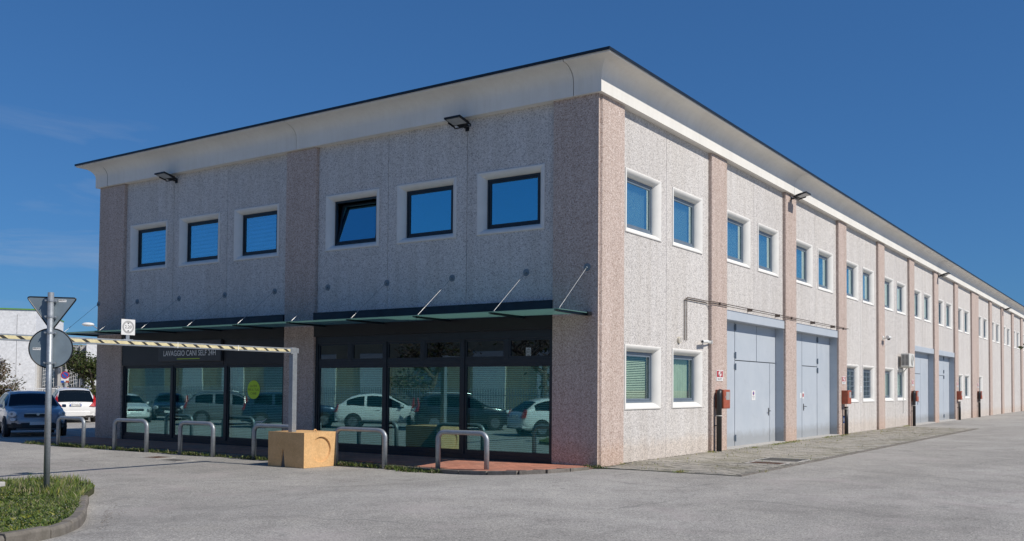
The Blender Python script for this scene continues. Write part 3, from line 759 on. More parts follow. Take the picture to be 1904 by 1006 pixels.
dup(f0, (0, 37.1, 8.05), R_(90), 'black floodlight under the cornice above the two far garage doors')
dup(f0, (0, 62.3, 8.05), R_(90), 'farthest visible black floodlight, beyond the double-width pilaster')

# ------------------------------------------------------------------ hydrant cabinets
def hydrant(y, lab_c, lab_s, n_front=.24, pipe=1, name_grp=True):
    t = thing('hydrant_cabinet', lab_c, 'hydrant cabinet', (0, y, 0), group='fire hydrant cabinets on the pilasters')
    z0, z1, w, d = 1.18, 1.70, .46, n_front
    obj('cabinet', MB().box((.004, 0, z0), (d, w, z1)), 'hydrant_red', t, bevel=.008)
    obj('door', MB().box((d+.001, .02, z0+.02), (d+.012, w-.02, z1-.02)), 'hydrant_red', t, bevel=.004)
    obj('door_window', MB().box((d+.0125, .16, z0+.24), (d+.016, w-.06, z1-.06)).box((d+.0125, .07, z0+.3), (d+.02, .10, z0+.34)), 'sign_grey', t)
    if pipe:
        yy = -.04 if pipe == 1 else .18
        zt = z1-.12 if pipe == 1 else z0
        pts = [(.13, yy, -.02), (.13, yy, zt-.1)]
        if pipe == 1: pts += [(.13, yy, zt), (.13, yy+.03, zt+.05), (.13, yy+.08, zt+.07)]
        p = MB().tube(pts, .075, 14); obj('riser', p, 'black_plastic', t, smooth=True)
        obj('band', MB().tube([(.13, yy, .98), (.13, yy, 1.0)], .079, 14), 'ac_white', t)
        obj('clip', MB().box((.0, yy-.02, .7), (.13, yy+.02, .73)), 'grey_iron', t)
    s = thing('hydrant_sign', lab_s, 'sign', (.004, y+.06, 1.94), group='hydrant signs on the pilasters')
    obj('plate', MB().box((0, 0, 0), (.008, .46, .30)), 'paper', s)
    obj('red_field', MB().box((.0085, .025, .105), (.0095, .435, .28)), 'sign_red', s)
    rg = MB()
    for rr in (.025, .05, .072):
        pts = [(.0108, .23+rr*1.25*math.cos(2*math.pi*k/20), .193+rr*math.sin(2*math.pi*k/20)) for k in range(21)]; rg.tube(pts, .008, 4, cap=False)
    rg.box((.0100, .23, .255), (.0115, .36, .268))
    obj('hose_symbol', rg, 'paper', s)
    text_obj('lettering', 'IDRANTE', .075, 'ink', s, face_m('R', .23, .0085, .05), .0005)
    return t
hydrant(6.35, 'red hydrant cabinet left of the nearest garage door, with thick black riser pipe', 'hydrant sign on the pilaster left of the nearest garage door')
hydrant(18.42, 'red hydrant cabinet between the second garage door and the barred windows', 'hydrant sign left of the barred windows', pipe=2)
hydrant(30.35, 'red hydrant cabinet below the air conditioner beside the third garage door', 'hydrant sign below the air conditioner')
hydrant(42.4, 'red hydrant cabinet right after the fourth garage door', 'hydrant sign right after the fourth garage door', pipe=2)
hydrant(49.9, 'farthest red hydrant cabinet, on the double-width pilaster', 'hydrant sign on the double-width pilaster, farthest one', pipe=1)

# notices
nt = thing('notice', 'small white no-parking notice on the nearest garage door', 'notice', (-.359, 9.98, 1.38))
obj('plate', MB().box((0, 0, 0), (.006, .32, .30)), 'paper', nt)
nr = MB(); nr.tube([(.006, .16, .21), (.0075, .16, .21)], .062, 20); obj('disc', nr, 'sign_red', nt)
obj('disc_centre', MB().tube([(.0077, .16, .21), (.0087, .16, .21)], .042, 20), 'sign_blue', nt)
obj('text_lines', MB().box((.0062, .06, .10), (.007, .26, .12)).box((.0062, .08, .06), (.007, .24, .078)), 'sign_grey', nt)
n2 = thing('notice', 'small notices taped to the second garage door above its handle', 'notice', (-.359, 14.85, 1.4))
obj('sheet', MB().box((0, 0, 0), (.004, .18, .24)).box((0, -.25, .02), (.004, -.08, .2)), 'paper', n2); obj('print', MB().box((.0042, .03, .06), (.005, .15, .18)), 'sign_red', n2)
n3 = thing('notice', 'blue and white plate low on the pilaster right of the second garage door', 'notice', (.004, 18.62, .45))
obj('plate', MB().box((0, 0, 0), (.005, .17, .26)), 'sign_blue', n3); obj('symbol', MB().box((.0052, .06, .05), (.006, .11, .2)), 'paper', n3)
n4 = thing('notice', 'small white plate on the wall between the two barred windows', 'notice', (-.108, 21.5, 1.62))
obj('plate', MB().box((0, 0, 0), (.005, .2, .26)), 'paper', n4); obj('text_lines', MB().box((.0052, .04, .16), (.006, .16, .18)).box((.0052, .04, .08), (.006, .16, .1)), 'sign_grey', n4)

# pipes on the right wall
pr_ = MB()
for dy, dz in ((0, 0), (-.13, -.055)):
    pr_.tube([(-.075, 4.67+dy, 2.97), (-.075, 4.67+dy, 4.07+dz), (-.075, 4.70+dy, 4.10+dz), (-.075, 5.95, 4.10+dz)], .012, 7)
pr_.tube([(-.075, 5.95, 4.10), (-.02, 6.06, 4.10), (.035, 6.12, 4.10), (.035, 19.3, 4.10)], .012, 7)
pr_.tube([(-.075, 5.95, 4.045), (-.02, 6.06, 4.045), (.035, 6.12, 4.045), (.035, 18.1, 4.045)], .010, 7)
conduit = obj('wall_conduit', pr_, 'pipe_rust'); tag(conduit, 'thin rusty conduit pipes running along the sunlit wall above the garage doors', 'pipe')
for y in (6.6, 9, 11.4, 12.6, 15, 17.4, 18.6): obj('clamp', MB().box((-.0 if y in (6.6, 12.6, 18.6) else -.108, y-.012, 4.03), (.052, y+.012, 4.118)), 'pipe_rust', conduit)
vt = thing('wall_vent', 'round beige wall vent beside the lower end of the conduit', 'vent', (-.11, 4.25, 2.965))
obj('cap', MB().tube([(0, 0, 0), (.05, 0, 0)], .085, 20), 'beige_plastic', vt, bevel=.006); obj('grille', MB().tube([(.051, 0, 0), (.054, 0, 0)], .055, 16), 'concrete_light', vt)

c1 = thing('security_camera', 'white bullet camera on an arm above the second lower window', 'camera', (-.05, 6.125, 2.99))
obj('mount', MB().box((-.03, -.012, -.05), (.07, 0, .05)).tube([(.02, -.01, 0), (.06, -.35, -.01)], .02, 8), 'white_plastic', c1)
obj('housing', MB().tube([(.07, -.36, -.04), (.07, -.36, .035)], .05, 12).tube([(.08, -.38, 0), (.10, -.75, -.02)], .045, 12), 'white_plastic', c1)
obj('lens', MB().tube([(.10, -.75, -.02), (.10, -.755, -.02)], .03, 12), 'black_plastic', c1)
c2 = thing('security_camera', 'white camera on the pilaster between the barred windows and the air conditioner', 'camera', (.0, 24.8, 4.02))
obj('mount', MB().box((0, -.1, -.08), (.02, .1, .08)).tube([(.02, 0, 0), (.25, 0, 0)], .04, 8), 'white_plastic', c2)
obj('housing', MB().tube([(.25, -.22, .02), (.25, .20, .02)], .07, 12), 'white_plastic', c2); obj('dome', MB().tube([(.25, 0, -.1), (.25, 0, -.02)], .06, 12), 'black_plastic', c2)

# air conditioner
ac = thing('air_conditioner', 'white air conditioner unit bracketed high on the sunlit wall', 'air conditioner', (0, 28.1, 2.83))
obj('casing', MB().box((.02, 0, 0), (.40, 1.05, .62)), 'ac_white', ac, bevel=.012)
obj('fan_grille', MB().tube([(.401, .62, .31), (.41, .62, .31)], .26, 28), 'sign_grey', ac)
fr = MB()
for rr in (.06, .12, .18, .24): fr.tube([(.414, .62+rr*math.cos(2*math.pi*k/24), .31+rr*math.sin(2*math.pi*k/24)) for k in range(25)], .006, 4, cap=False)
obj('fan_guard', fr, 'ac_white', ac)
fin = MB()
for c in range(2):
    for k in range(9): fin.box((.05+.17*c, -.008, .07+.056*k), (.19+.17*c, .002, .10+.056*k))
obj('side_louvre', fin, 'black_plastic', ac)
obj('wall_bracket', MB().box((-.11, .15, -.04), (.38, .19, -.002)).box((-.11, .86, -.04), (.38, .90, -.002)).box((-.11, .15, -.35), (-.08, .19, -.04)).box((-.11, .86, -.35), (-.08, .90, -.04)), 'ac_white', ac)
obj('pipe', MB().tube([(.1, 1.0, -.02), (.0, 1.0, -.12), (-.09, .95, -.25), (-.09, .95, -2.2)], .02, 8), 'ac_white', ac)

# ------------------------------------------------------------------ bollard hoops
def hoop_pts(w, h, r):
    pts = [(-w/2, 0, -.05), (-w/2, 0, h-r)]
    for k in range(1, 7): t = math.pi/2*k/6; pts.append((-w/2+r-r*math.cos(t), 0, h-r+r*math.sin(t)))
    for k in range(0, 6): t = math.pi/2*k/6; pts.append((w/2-r+r*math.sin(t), 0, h-r+r*math.cos(t)))
    pts += [(w/2, 0, h-r), (w/2, 0, -.05)]
    return pts
hoop_me = MB().tube(hoop_pts(1.2, .87, .16), .052, 16).mesh('barrier_hoop', 'galvanised', True)
hlab = ['galvanised steel barrier hoop nearest the building corner, rightmost of the row', 'galvanised barrier hoop just right of the yellow concrete block', 'galvanised barrier hoop partly hidden behind the yellow concrete block',
        'galvanised barrier hoop under the LAVAGGIO CANI sign, in front of the middle left shop pane', 'galvanised barrier hoop in front of the leftmost shop pane', 'galvanised barrier hoop behind the road sign pole, leftmost of the row']
for (a, b), lb, ry in zip([(-3.03, -1.73), (-6.18, -4.63), (-9.1, -7.66), (-12.12, -10.71), (-15.13, -13.64), (-18.1, -16.73)], hlab, (.03, .01, 0, -.01, .02, 0)):
    o = link('barrier_hoop', hoop_me); o.location = ((a+b)/2, -1.72, Gz((a+b)/2)); o.scale.x = (b-a)/1.2; o.rotation_euler.z = ry
    tag(o, lb, 'barrier', 'barrier hoops along the walkway')

# ------------------------------------------------------------------ height limit barrier
def block(x, y, lab, w=1.21, d=1.0, h=.805):
    t = thing('concrete_block', lab, 'concrete block', (x, y, -.15), group='yellow blocks carrying the height bar')
    bm = bmesh.new()
    m = MB(); n = 28; cyy, czz, rr = d*.52, h*.50, .30
    # +x face with circular recess
    ring = [(w, cyy+rr*math.cos(2*math.pi*k/n), czz+rr*math.sin(2*math.pi*k/n)) for k in range(n)]
    rin = [(w-.045, cyy+(rr-.012)*math.cos(2*math.pi*k/n), czz+(rr-.012)*math.sin(2*math.pi*k/n)) for k in range(n)]
    def edge_pt(k):
        a = 2*math.pi*k/n; c, s = math.cos(a), math.sin(a); tt = min(((d-cyy) if c > 0 else cyy)/max(abs(c), 1e-6), ((h-czz) if s > 0 else czz)/max(abs(s), 1e-6)); return (w, cyy+c*tt, czz+s*tt)
    outer = [edge_pt(k) for k in range(n)]
    m.loft([outer, ring, rin], close=True); m.add(rin, [tuple(range(n))])
    # corners of face
    for (yy, zz) in ((0, 0), (d, 0), (d, h), (0, h)):
        near = sorted(range(n), key=lambda k: (outer[k][1]-yy)**2+(outer[k][2]-zz)**2)[:2]; a, b = sorted(near)
        if {a, b} == {0, n-1}: a, b = b, a
        m.add([outer[a], (w, yy, zz), outer[b]], [(0, 1, 2)])
    # -y face with a tapering slot at the foot
    s0, s1, sm, sh = w*.36, w*.48, w*.415, .40
    m.add([(0, 0, 0), (s0, 0, 0), (sm-.02, 0, sh), (sm+.02, 0, sh), (s1, 0, 0), (w, 0, 0), (w, 0, h), (0, 0, h)], [(0, 1, 2, 7), (2, 3, 6, 7), (3, 4, 5, 6)])
    m.add([(s0, 0, 0), (sm-.02, 0, sh), (sm+.02, 0, sh), (s1, 0, 0), (sm-.03, .25, 0), (sm-.01, .05, sh-.02), (sm+.01, .05, sh-.02), (sm+.03, .25, 0)], [(0, 1, 5, 4), (1, 2, 6, 5), (2, 3, 7, 6), (4, 5, 6, 7)])
    m.add([(0, 0, 0), (0, d, 0), (0, d, h), (0, 0, h)], [(0, 1, 2, 3)]); m.add([(0, d, 0), (w, d, 0), (w, d, h), (0, d, h)], [(0, 1, 2, 3)]); m.add([(0, 0, h), (w, 0, h), (w, d, h), (0, d, h)], [(0, 1, 2, 3)])
    me = m.mesh('body', 'yellow_concrete'); bm.from_mesh(me); bmesh.ops.remove_doubles(bm, verts=bm.verts, dist=1e-4); bmesh.ops.recalc_face_normals(bm, faces=bm.faces); bm.to_mesh(me); bm.free()
    link('body', me, t)
    obj('slot_lining', MB().add([(s0+.008, .012, .0), (sm-.012, .03, sh-.03), (sm+.012, .03, sh-.03), (s1-.008, .012, 0)], [(0, 1, 2, 3)]), 'grey_iron', t)
    eye = [(w*.80, d*.55+.045*math.cos(math.pi*k/8), h+.055*math.sin(math.pi*k/8)) for k in range(9)]
    obj('lifting_eye', MB().tube(eye, .012, 8), 'yellow_concrete', t)
    return t
block(-7.34, -2.75, 'yellow painted concrete block at the shopfront with circular recess, carrying the striped bar')
block(-7.34, -11.1, 'second yellow concrete block holding the far end of the striped height bar')
hb = thing('height_barrier', 'galvanised height limit bar with black and yellow striped tape above the drive', 'barrier', (-6.7, -2.60, 0))
for yy in (0, -8.0): obj('post', MB().box((-.065, yy-.065, .656), (.065, yy+.065, 2.484)), 'galvanised', hb, bevel=.006)
obj('bar', MB().box((-.055, -8.1, 2.484), (.055, .12, 2.60)), 'galvanised', hb, bevel=.005)
obj('collar', MB().box((-.064, -.12, 2.465), (.064, .04, 2.612)), 'galvanised', hb, bevel=.004); obj('plug', MB().box((-.035, .12, 2.505), (.035, .13, 2.58)), 'black_plastic', hb)
ty, tb = MB(), MB(); y = -.16; k = 0
ty.box((.0555, -8.0, 2.512), (.0575, -.14, 2.572))
while y > -7.9:
    w_ = .08+random.uniform(-.02, .02); tb.add([(.0582, y, 2.513), (.0582, y-w_, 2.513), (.0582, y-w_-.09, 2.571), (.0582, y-.09, 2.571)], [(0, 1, 2, 3)]); y -= .30+random.uniform(-.01, .01)
tape = obj('tape', ty, 'tape_yellow', hb); stuff(obj('stripe', tb, 'tape_black', tape))
obj('cable_tie', MB().box((-.058, -3.1, 2.481), (.061, -3.085, 2.603)).box((-.058, -1.6, 2.481), (.061, -1.585, 2.603)), 'white_plastic', hb)
ls = thing('limit_sign', 'white square height limit sign with a grey ring and arrows on the striped bar', 'sign', (-6.7, -6.77, 2.60))
obj('stem', MB().box((-.01, -.035, 0), (.01, .035, .10)).box((-.03, -.1, 0), (.03, .1, .012)), 'galvanised', ls)
# plate looks towards +X (towards the camera)
obj('plate', MB().box((.0105, -.145, .095), (.016, .145, .40)), 'paper', ls, bevel=.002)
rg = MB(); 
pts = [(.0175, .115*math.cos(2*math.pi*k/36), .25+.115*math.sin(2*math.pi*k/36)) for k in range(37)]
rg.loft([[(.0175, .125*math.cos(2*math.pi*k/36), .25+.125*math.sin(2*math.pi*k/36)) for k in range(37)], [(.0175, .092*math.cos(2*math.pi*k/36), .25+.092*math.sin(2*math.pi*k/36)) for k in range(37)]])
obj('ring', rg, 'sign_grey', ls)
text_obj('lettering', '2,20', .085, 'ink', ls, face_m('R', 0, .0175, .25), .0004)
ar = MB(); ar.add([(.0178, -.025, .335), (.0178, .025, .335), (.0178, 0, .305)], [(0, 1, 2)]); ar.add([(.0178, -.025, .165), (.0178, .025, .165), (.0178, 0, .195)], [(0, 1, 2)]); obj('arrows', ar, 'ink', ls)

# ------------------------------------------------------------------ road sign pole seen from behind
rs = thing('road_sign', 'galvanised pole with the grey backs of a triangular and a round road sign', 'road sign', (-4.99, -9.23, .043)); rs.scale = (1.049,)*3
obj('pole', MB().tube([(0, 0, -.3), (0, 0, 3.03)], .045, 16), 'galvanised', rs, smooth=True)
# the signs face away from the camera; local frame: right axis along the camera's right
Rr = Vector((math.cos(R_(48)), math.sin(R_(48)), 0)); Nn = Vector((-Rr.y, Rr.x, 0))   # Nn points away from the viewer
def sp_(u, n, z): return Rr*u+Nn*n+Vector((0, 0, z))
nn0 = .075
def rounded(poly, r=.035, s=4):
    out = []; n = len(poly)
    for i in range(n):
        p0, p1, p2 = [Vector(poly[(i+k) % n]) for k in (-1, 0, 1)]
        a, b = p1+(p0-p1).normalized()*r*1.6, p1+(p2-p1).normalized()*r*1.6
        for k in range(s+1): t = k/s; out.append((a*(1-t)**2+p1*2*t*(1-t)+b*t*t))
    return out
tri = rounded([(-.36, 2.96), (.36, 2.96), (0, 2.43)])
tri_o = MB().prism([sp_(x, nn0, z) for x, z in tri], Nn*.012); o = obj('triangle_plate', tri_o, 'sign_back', rs)
rim = MB().tube([sp_(x, nn0+.004, z) for x, z in tri+[tri[0]]], .011, 6); obj('triangle_rim', rim, 'black_metal', o)
cir = [(.31*math.cos(2*math.pi*k/48), 2.16+.31*math.sin(2*math.pi*k/48)) for k in range(48)]
o = obj('round_plate', MB().prism([sp_(x, nn0, z) for x, z in cir], Nn*.012), 'sign_back', rs)
obj('round_rim', MB().tube([sp_(x, nn0+.004, z) for x, z in cir+[cir[0]]], .011, 6), 'black_metal', o)
obj('rail', MB().prism([sp_(-.045, nn0-.025, 1.84), sp_(-.018, nn0-.025, 1.84), sp_(-.018, nn0-.002, 1.84), sp_(-.045, nn0-.002, 1.84)], (0, 0, 1.12)), 'black_metal', rs)
for z in (2.90, 2.65, 2.40, 1.93):
    c = MB().tube([sp_(-.0, 0, z-.016), sp_(0, 0, z+.016)], .052, 14)
    for s in (-1, 1): c.obox(sp_(s*.062, .02, z), (Rr, Nn, (0, 0, 1)), (.022, .03, .015)); c.tube([sp_(s*.07, -.03, z), sp_(s*.07, .05, z)], .007, 6)
    obj('clamp', c, 'galvanised', rs)
for u, z in ((.15, 2.91), (-.2, 2.15)):
    s = obj('sticker', MB().obox(sp_(u, nn0-.0015, z), (Rr, Nn, (0, 0, 1)), (.056, .0008, .019)), 'paper', rs)
    mk = MB(); rr_ = random.Random(5)
    for k in range(7): mk.obox(sp_(u-.045+.014*k, nn0-.003, z+.004+rr_.uniform(-.003, .003)), (Rr, Nn, (0, 0, 1)), (.004, .0004, rr_.uniform(.004, .01)))
    obj('print', mk, 'ink', s)

# ------------------------------------------------------------------ grass island
isl = [(-7.35, -14.6), (-7.35, -9.5), (-7.35, -8.5), (-7.1, -7.95), (-6.3, -7.85), (-5.4, -8.12), (-4.75, -8.66), (-4.1, -9.16), (-3.28, -9.68), (-2.4, -10.2), (-1.65, -10.68), (-1.02, -11.12), (-.42, -11.72), (-.18, -12.5), (-.16, -14.6)]
def smooth_poly(p, n=3):
    for _ in range(n):
        q = []
        for a, b in zip(p, p[1:]+p[:1]): a, b = Vector(a), Vector(b); q += [tuple(a*.75+b*.25), tuple(a*.25+b*.75)]
        p = q
    return p
isp = smooth_poly(isl, 2)
ni = len(isp); im_ = MB().add([(x, y, Gz(x)+.09) for x, y in isp]+[(x, y, -.3) for x, y in isp], [(i, (i+1) % ni, ni+(i+1) % ni, ni+i) for i in range(ni)])
cols = []
for k in range(61):
    x = -7.34+(7.17*k/60)*.999; ys = [y_ for y_ in np.linspace(-14.59, -7.8, 240) if inside(x, y_, isp)]
    if ys: cols.append([(x, ys[0]+(ys[-1]-ys[0])*q/6, Gz(x)+.09) for q in range(7)])
im_.loft(cols)
island = struct(obj('grass_verge', im_, 'soil'))
# kerb stones along its visible edge
import itertools
edge = [Vector(p) for p in isp]; cum = 0; run = []
path = [e for e in edge if e.y > -14.1 and e.x > -7.2]
L_, seg = [], []
tot = 0; ds = [0]
for a, b in zip(path, path[1:]): tot += (b-a).length; ds.append(tot)
def at(s):
    for i in range(len(ds)-1):
        if ds[i] <= s <= ds[i+1]: t = (s-ds[i])/(ds[i+1]-ds[i]+1e-9); return path[i].lerp(path[i+1], t)
    return path[-1]
s = 0; step = .62
while s+step < tot:
    n = 4; A = [at(s+.006+(step-.012)*k/n) for k in range(n+1)]; h = .125+random.uniform(-.012, .012); ring = []
    for k in range(n+1):
        t = (A[min(k+1, n)]-A[max(k-1, 0)]).normalized(); nr = Vector((t.y, -t.x))
        if inside(*(A[k]+nr*.3), isp): nr = -nr
        i_, o_ = A[k]-nr*.02, A[k]+nr*.11; o2 = A[k]+nr*.085
        g0 = Gz(o_.x); ring.append([(i_.x, i_.y, -.3), (i_.x, i_.y, g0+h), (o2.x, o2.y, g0+h+random.uniform(-.004, .004)), (o_.x, o_.y, g0+h-.035), (o_.x, o_.y, -.3)])
    if not (A[2].x < -3.75): obj('kerb_stone', MB().loft(ring, close=True, cap=True), 'kerb_concrete', island, bevel=.008)
    s += step
# grass blades
def blades(name, pts, hmin, hmax, w, mats, weights, parent=None, lean=.5, z0=.09, hs=1.0):
    n = len(pts); pts = np.asarray(pts); ang = rng.uniform(0, 2*np.pi, n); h = rng.uniform(hmin, hmax, n)*rng.uniform(.6, 1.15, n)*hs; ww = w*rng.uniform(.6, 1.3, n)
    dx, dy = np.cos(ang)*ww, np.sin(ang)*ww; la = rng.uniform(0, 2*np.pi, n); ll = rng.uniform(.1, lean, n)*h
    lx, ly = np.cos(la)*ll, np.sin(la)*ll; zz = z0 if np.isscalar(z0) else z0
    base = np.stack([pts[:, 0], pts[:, 1], np.array([Gz(q) if q < 0 else 0 for q in pts[:, 0]])+zz], 1)
    V = np.empty((n, 5, 3))
    V[:, 0] = base+np.stack([-dx, -dy, 0*h], 1); V[:, 1] = base+np.stack([dx, dy, 0*h], 1)
    V[:, 2] = base+np.stack([dx*.8+lx*.4, dy*.8+ly*.4, h*.6], 1); V[:, 3] = base+np.stack([-dx*.8+lx*.4, -dy*.8+ly*.4, h*.6], 1)
    V[:, 4] = base+np.stack([lx, ly, h], 1)
    i0 = (np.arange(n)*5)[:, None]
    quads = i0+np.array([0, 1, 2, 3]); tris = i0+np.array([3, 2, 4])
    me = bpy.data.meshes.new(name); me.vertices.add(n*5); me.vertices.foreach_set('co', V.ravel())
    me.loops.add(n*7); me.loops.foreach_set('vertex_index', np.concatenate([quads, tris], 1).ravel())
    me.polygons.add(n*2); st = (np.arange(n)*7)[:, None]+np.array([0, 4]); me.polygons.foreach_set('loop_start', st.ravel()); me.polygons.foreach_set('loop_total', np.tile([4, 3], n))
    for m in mats: me.materials.append(MAT[m])
    mi = rng.choice(len(mats), n, p=weights); me.polygons.foreach_set('material_index', np.repeat(mi, 2)); me.update(); me.validate()
    return link(name, me, parent)
gp = []
cl = [(rng.uniform(-7.3, -.5), rng.uniform(-13, -8), rng.uniform(.25, .7)) for _ in range(60)]
while len(gp) < 78000:
    x, y = rng.uniform(-7.3, .1), rng.uniform(-13.2, -7.8)
    if inside(x, y, isp): gp.append((x, y))
gpa = np.array(gp); dens = np.array([sum(math.exp(-((x-a)**2+(y-b)**2)/(r_*r_)) for a, b, r_ in cl[:24]) for x, y in gp]) ; gh = .55+.9*np.clip(dens, 0, 1)
grass = stuff(blades('grass', gp, .03, .085, .0065, ['grass_green', 'grass_dry', 'grass_yellow', 'leaf_green'], [.52, .22, .06, .20], lean=1.5, hs=gh))
tag(grass, 'short unmown green grass with dry stalks on the kerbed verge', 'grass')
# taller tufts towards the far edge and small white flowers
tp = []
for k in range(70):
    cx0, cy0 = rng.uniform(-7.2, -3.5), 0
    cy0 = rng.uniform(-9.6, -7.9)
    for q in range(42):
        x, y = cx0+rng.normal(0, .12), cy0+rng.normal(0, .12)
        if inside(x, y, isp): tp.append((x, y))
tuft = stuff(blades('tall_grass', tp+[(-4.99+rng.normal(0, .16), -9.23+rng.normal(0, .12)) for _ in range(420)], .08, .19, .007, ['grass_green', 'grass_dry', 'grass_yellow'], [.62, .28, .10], lean=.8)); tag(tuft, 'taller tufts of green grass around the road sign pole', 'grass')
br_ = [(x+rng.normal(0, .05), y+rng.normal(0, .05)) for x, y in gp[::60] for _ in range(9)]; br_ = [q for q in br_ if inside(q[0], q[1], isp)]
clover = stuff(blades('clover', br_, .03, .075, .016, ['leaf_green', 'grass_green', 'grass_yellow'], [.5, .42, .08], lean=1.8)); tag(clover, 'broad leaved weeds mixed into the verge grass', 'weeds')
fp = [(x, y) for x, y in gp[::14]]
fl = MB()
for x, y in fp[:1300]:
    z = Gz(x)+.12+random.uniform(0, .06); a = random.uniform(0, 3.1); s = random.uniform(.005, .009); c, d = math.cos(a)*s, math.sin(a)*s
    fl.add([(x-c, y-d, z), (x+d, y-c, z+.004), (x+c, y+d, z+.002), (x-d, y+c, z+.004)], [(0, 1, 2, 3)])
flo = stuff(obj('clover_flowers', fl, 'blossom')); tag(flo, 'tiny pale flowers scattered through the verge grass', 'flowers')
# weeds along the walkway kerb
wp = []
for k in range(85):
    t = rng.random(); cx0 = -20+t*17.2
    cy0 = rng.normal(-1.62, .045)-(.25 if cx0 > -4 else 0); sz = rng.uniform(.03, .13); nb = int(rng.uniform(20, 75)*(1.6 if rng.random() < .3 else .7))
    for q in range(nb): wp.append((cx0+rng.normal(0, sz*1.6), cy0+rng.normal(0, sz*.55)))
for cx0, cy0, nb in ((-17.7, -1.68, 600), (-17, -1.68, 500), (-14.2, -1.65, 400), (-6, -1.62, 380), (-5.3, -1.6, 200), (-4.3, -1.72, 300), (-3.7, -1.75, 250), (-9.2, -1.65, 150), (-.12, -.12, 90), (-3.0, -1.85, 160)):
    for q in range(nb): wp.append((cx0+rng.normal(0, .16), cy0+rng.normal(0, .06)))
dm = MB(); top_, bot_ = [], []
for k in range(260):
    x = -20.3+k*17.6/259; y0 = -1.40-(.22 if x > -4 else 0)*min(1, (x+4)/1.0 if x > -4 else 0); w = .20+.09*math.sin(k*.9)*math.sin(k*.23)+rng.uniform(-.03, .03)
    top_.append((x, y0, Gz(x)+.003)); bot_.append((x, y0-.09-w, Gz(x)+.003))
dm.loft([top_, bot_]); dirt = stuff(obj('dirt', dm, 'soil')); tag(dirt, 'strip of dark soil between the walkway kerb and the asphalt', 'soil')
weeds = stuff(blades('weeds', wp, .03, .12, .012, ['leaf_green', 'leaf_olive', 'grass_green', 'grass_dry'], [.38, .22, .25, .15], lean=1.4, z0=0.0)); tag(weeds, 'low green weeds growing along the walkway kerb between the hoops', 'weeds')
mp_ = [(rng.uniform(-.02, 3.2)**1.0*(.4 if rng.random() < .6 else 1), rng.uniform(0, 28)) for _ in range(500)]
for cx0, cy0, nb in ((.25, 8.5, 60), (.2, 10.6, 120), (.15, 11.8, 150), (.1, 12.6, 80), (.15, 16, 120), (.2, 17.8, 120), (-.02, 29, 160), (-.04, 1.0, 20), (3.3, 1.0, 10), (1.9, -.08, 60), (.0, 5.9, 60)):
    for q in range(nb): mp_.append((cx0+abs(rng.normal(0, .1)), cy0+rng.normal(0, .35 if nb > 70 else .08)))
mo = stuff(blades('paving_weeds', mp_, .015, .07, .008, ['grass_dry', 'grass_green', 'grass_yellow'], [.45, .35, .20], lean=1.5, z0=.01)); tag(mo, 'sparse dry weeds in the joints of the block paving', 'weeds')
# fallen leaves and debris by the kerb
db = MB()
for k in range(260):
    if k < 150: x, y = -1.9+rng.normal(0, .8), 0; y = -10.25-.66*(x+1.9)+.10+abs(rng.normal(0, .14))
    else: x, y = rng.uniform(-14, 8), rng.uniform(-11, -1)
    s = rng.uniform(.006, .018); a = rng.uniform(0, 6); z = Gz(x)+rng.uniform(.004, .012)
    if inside(x, y, isp): continue
    db.add([(x+math.cos(a)*s, y+math.sin(a)*s, z), (x-math.sin(a)*s*.5, y+math.cos(a)*s*.5, z+.003), (x-math.cos(a)*s, y-math.sin(a)*s, z), (x+math.sin(a)*s*.5, y-math.cos(a)*s*.5, z+.002)], [(0, 1, 2, 3)])
deb = stuff(obj('leaf_litter', db, 'leaf_brown')); tag(deb, 'dry leaves and crumbs scattered on the asphalt beside the verge kerb', 'leaf litter')
st_ = MB().obox((-4.6, -10.6, .24), ((.9, .2, 0), (-.2, .9, 0), (0, 0, 1)), (.55, .16, .035)); slab = obj('stone_slab', st_, 'concrete_light', None, .01)
tag(slab, 'pale stone slab end showing above the verge grass at the left edge', 'slab')
obj('support', MB().box((-4.75, -10.68, -.1), (-4.45, -10.52, .205)), 'concrete_light', slab)

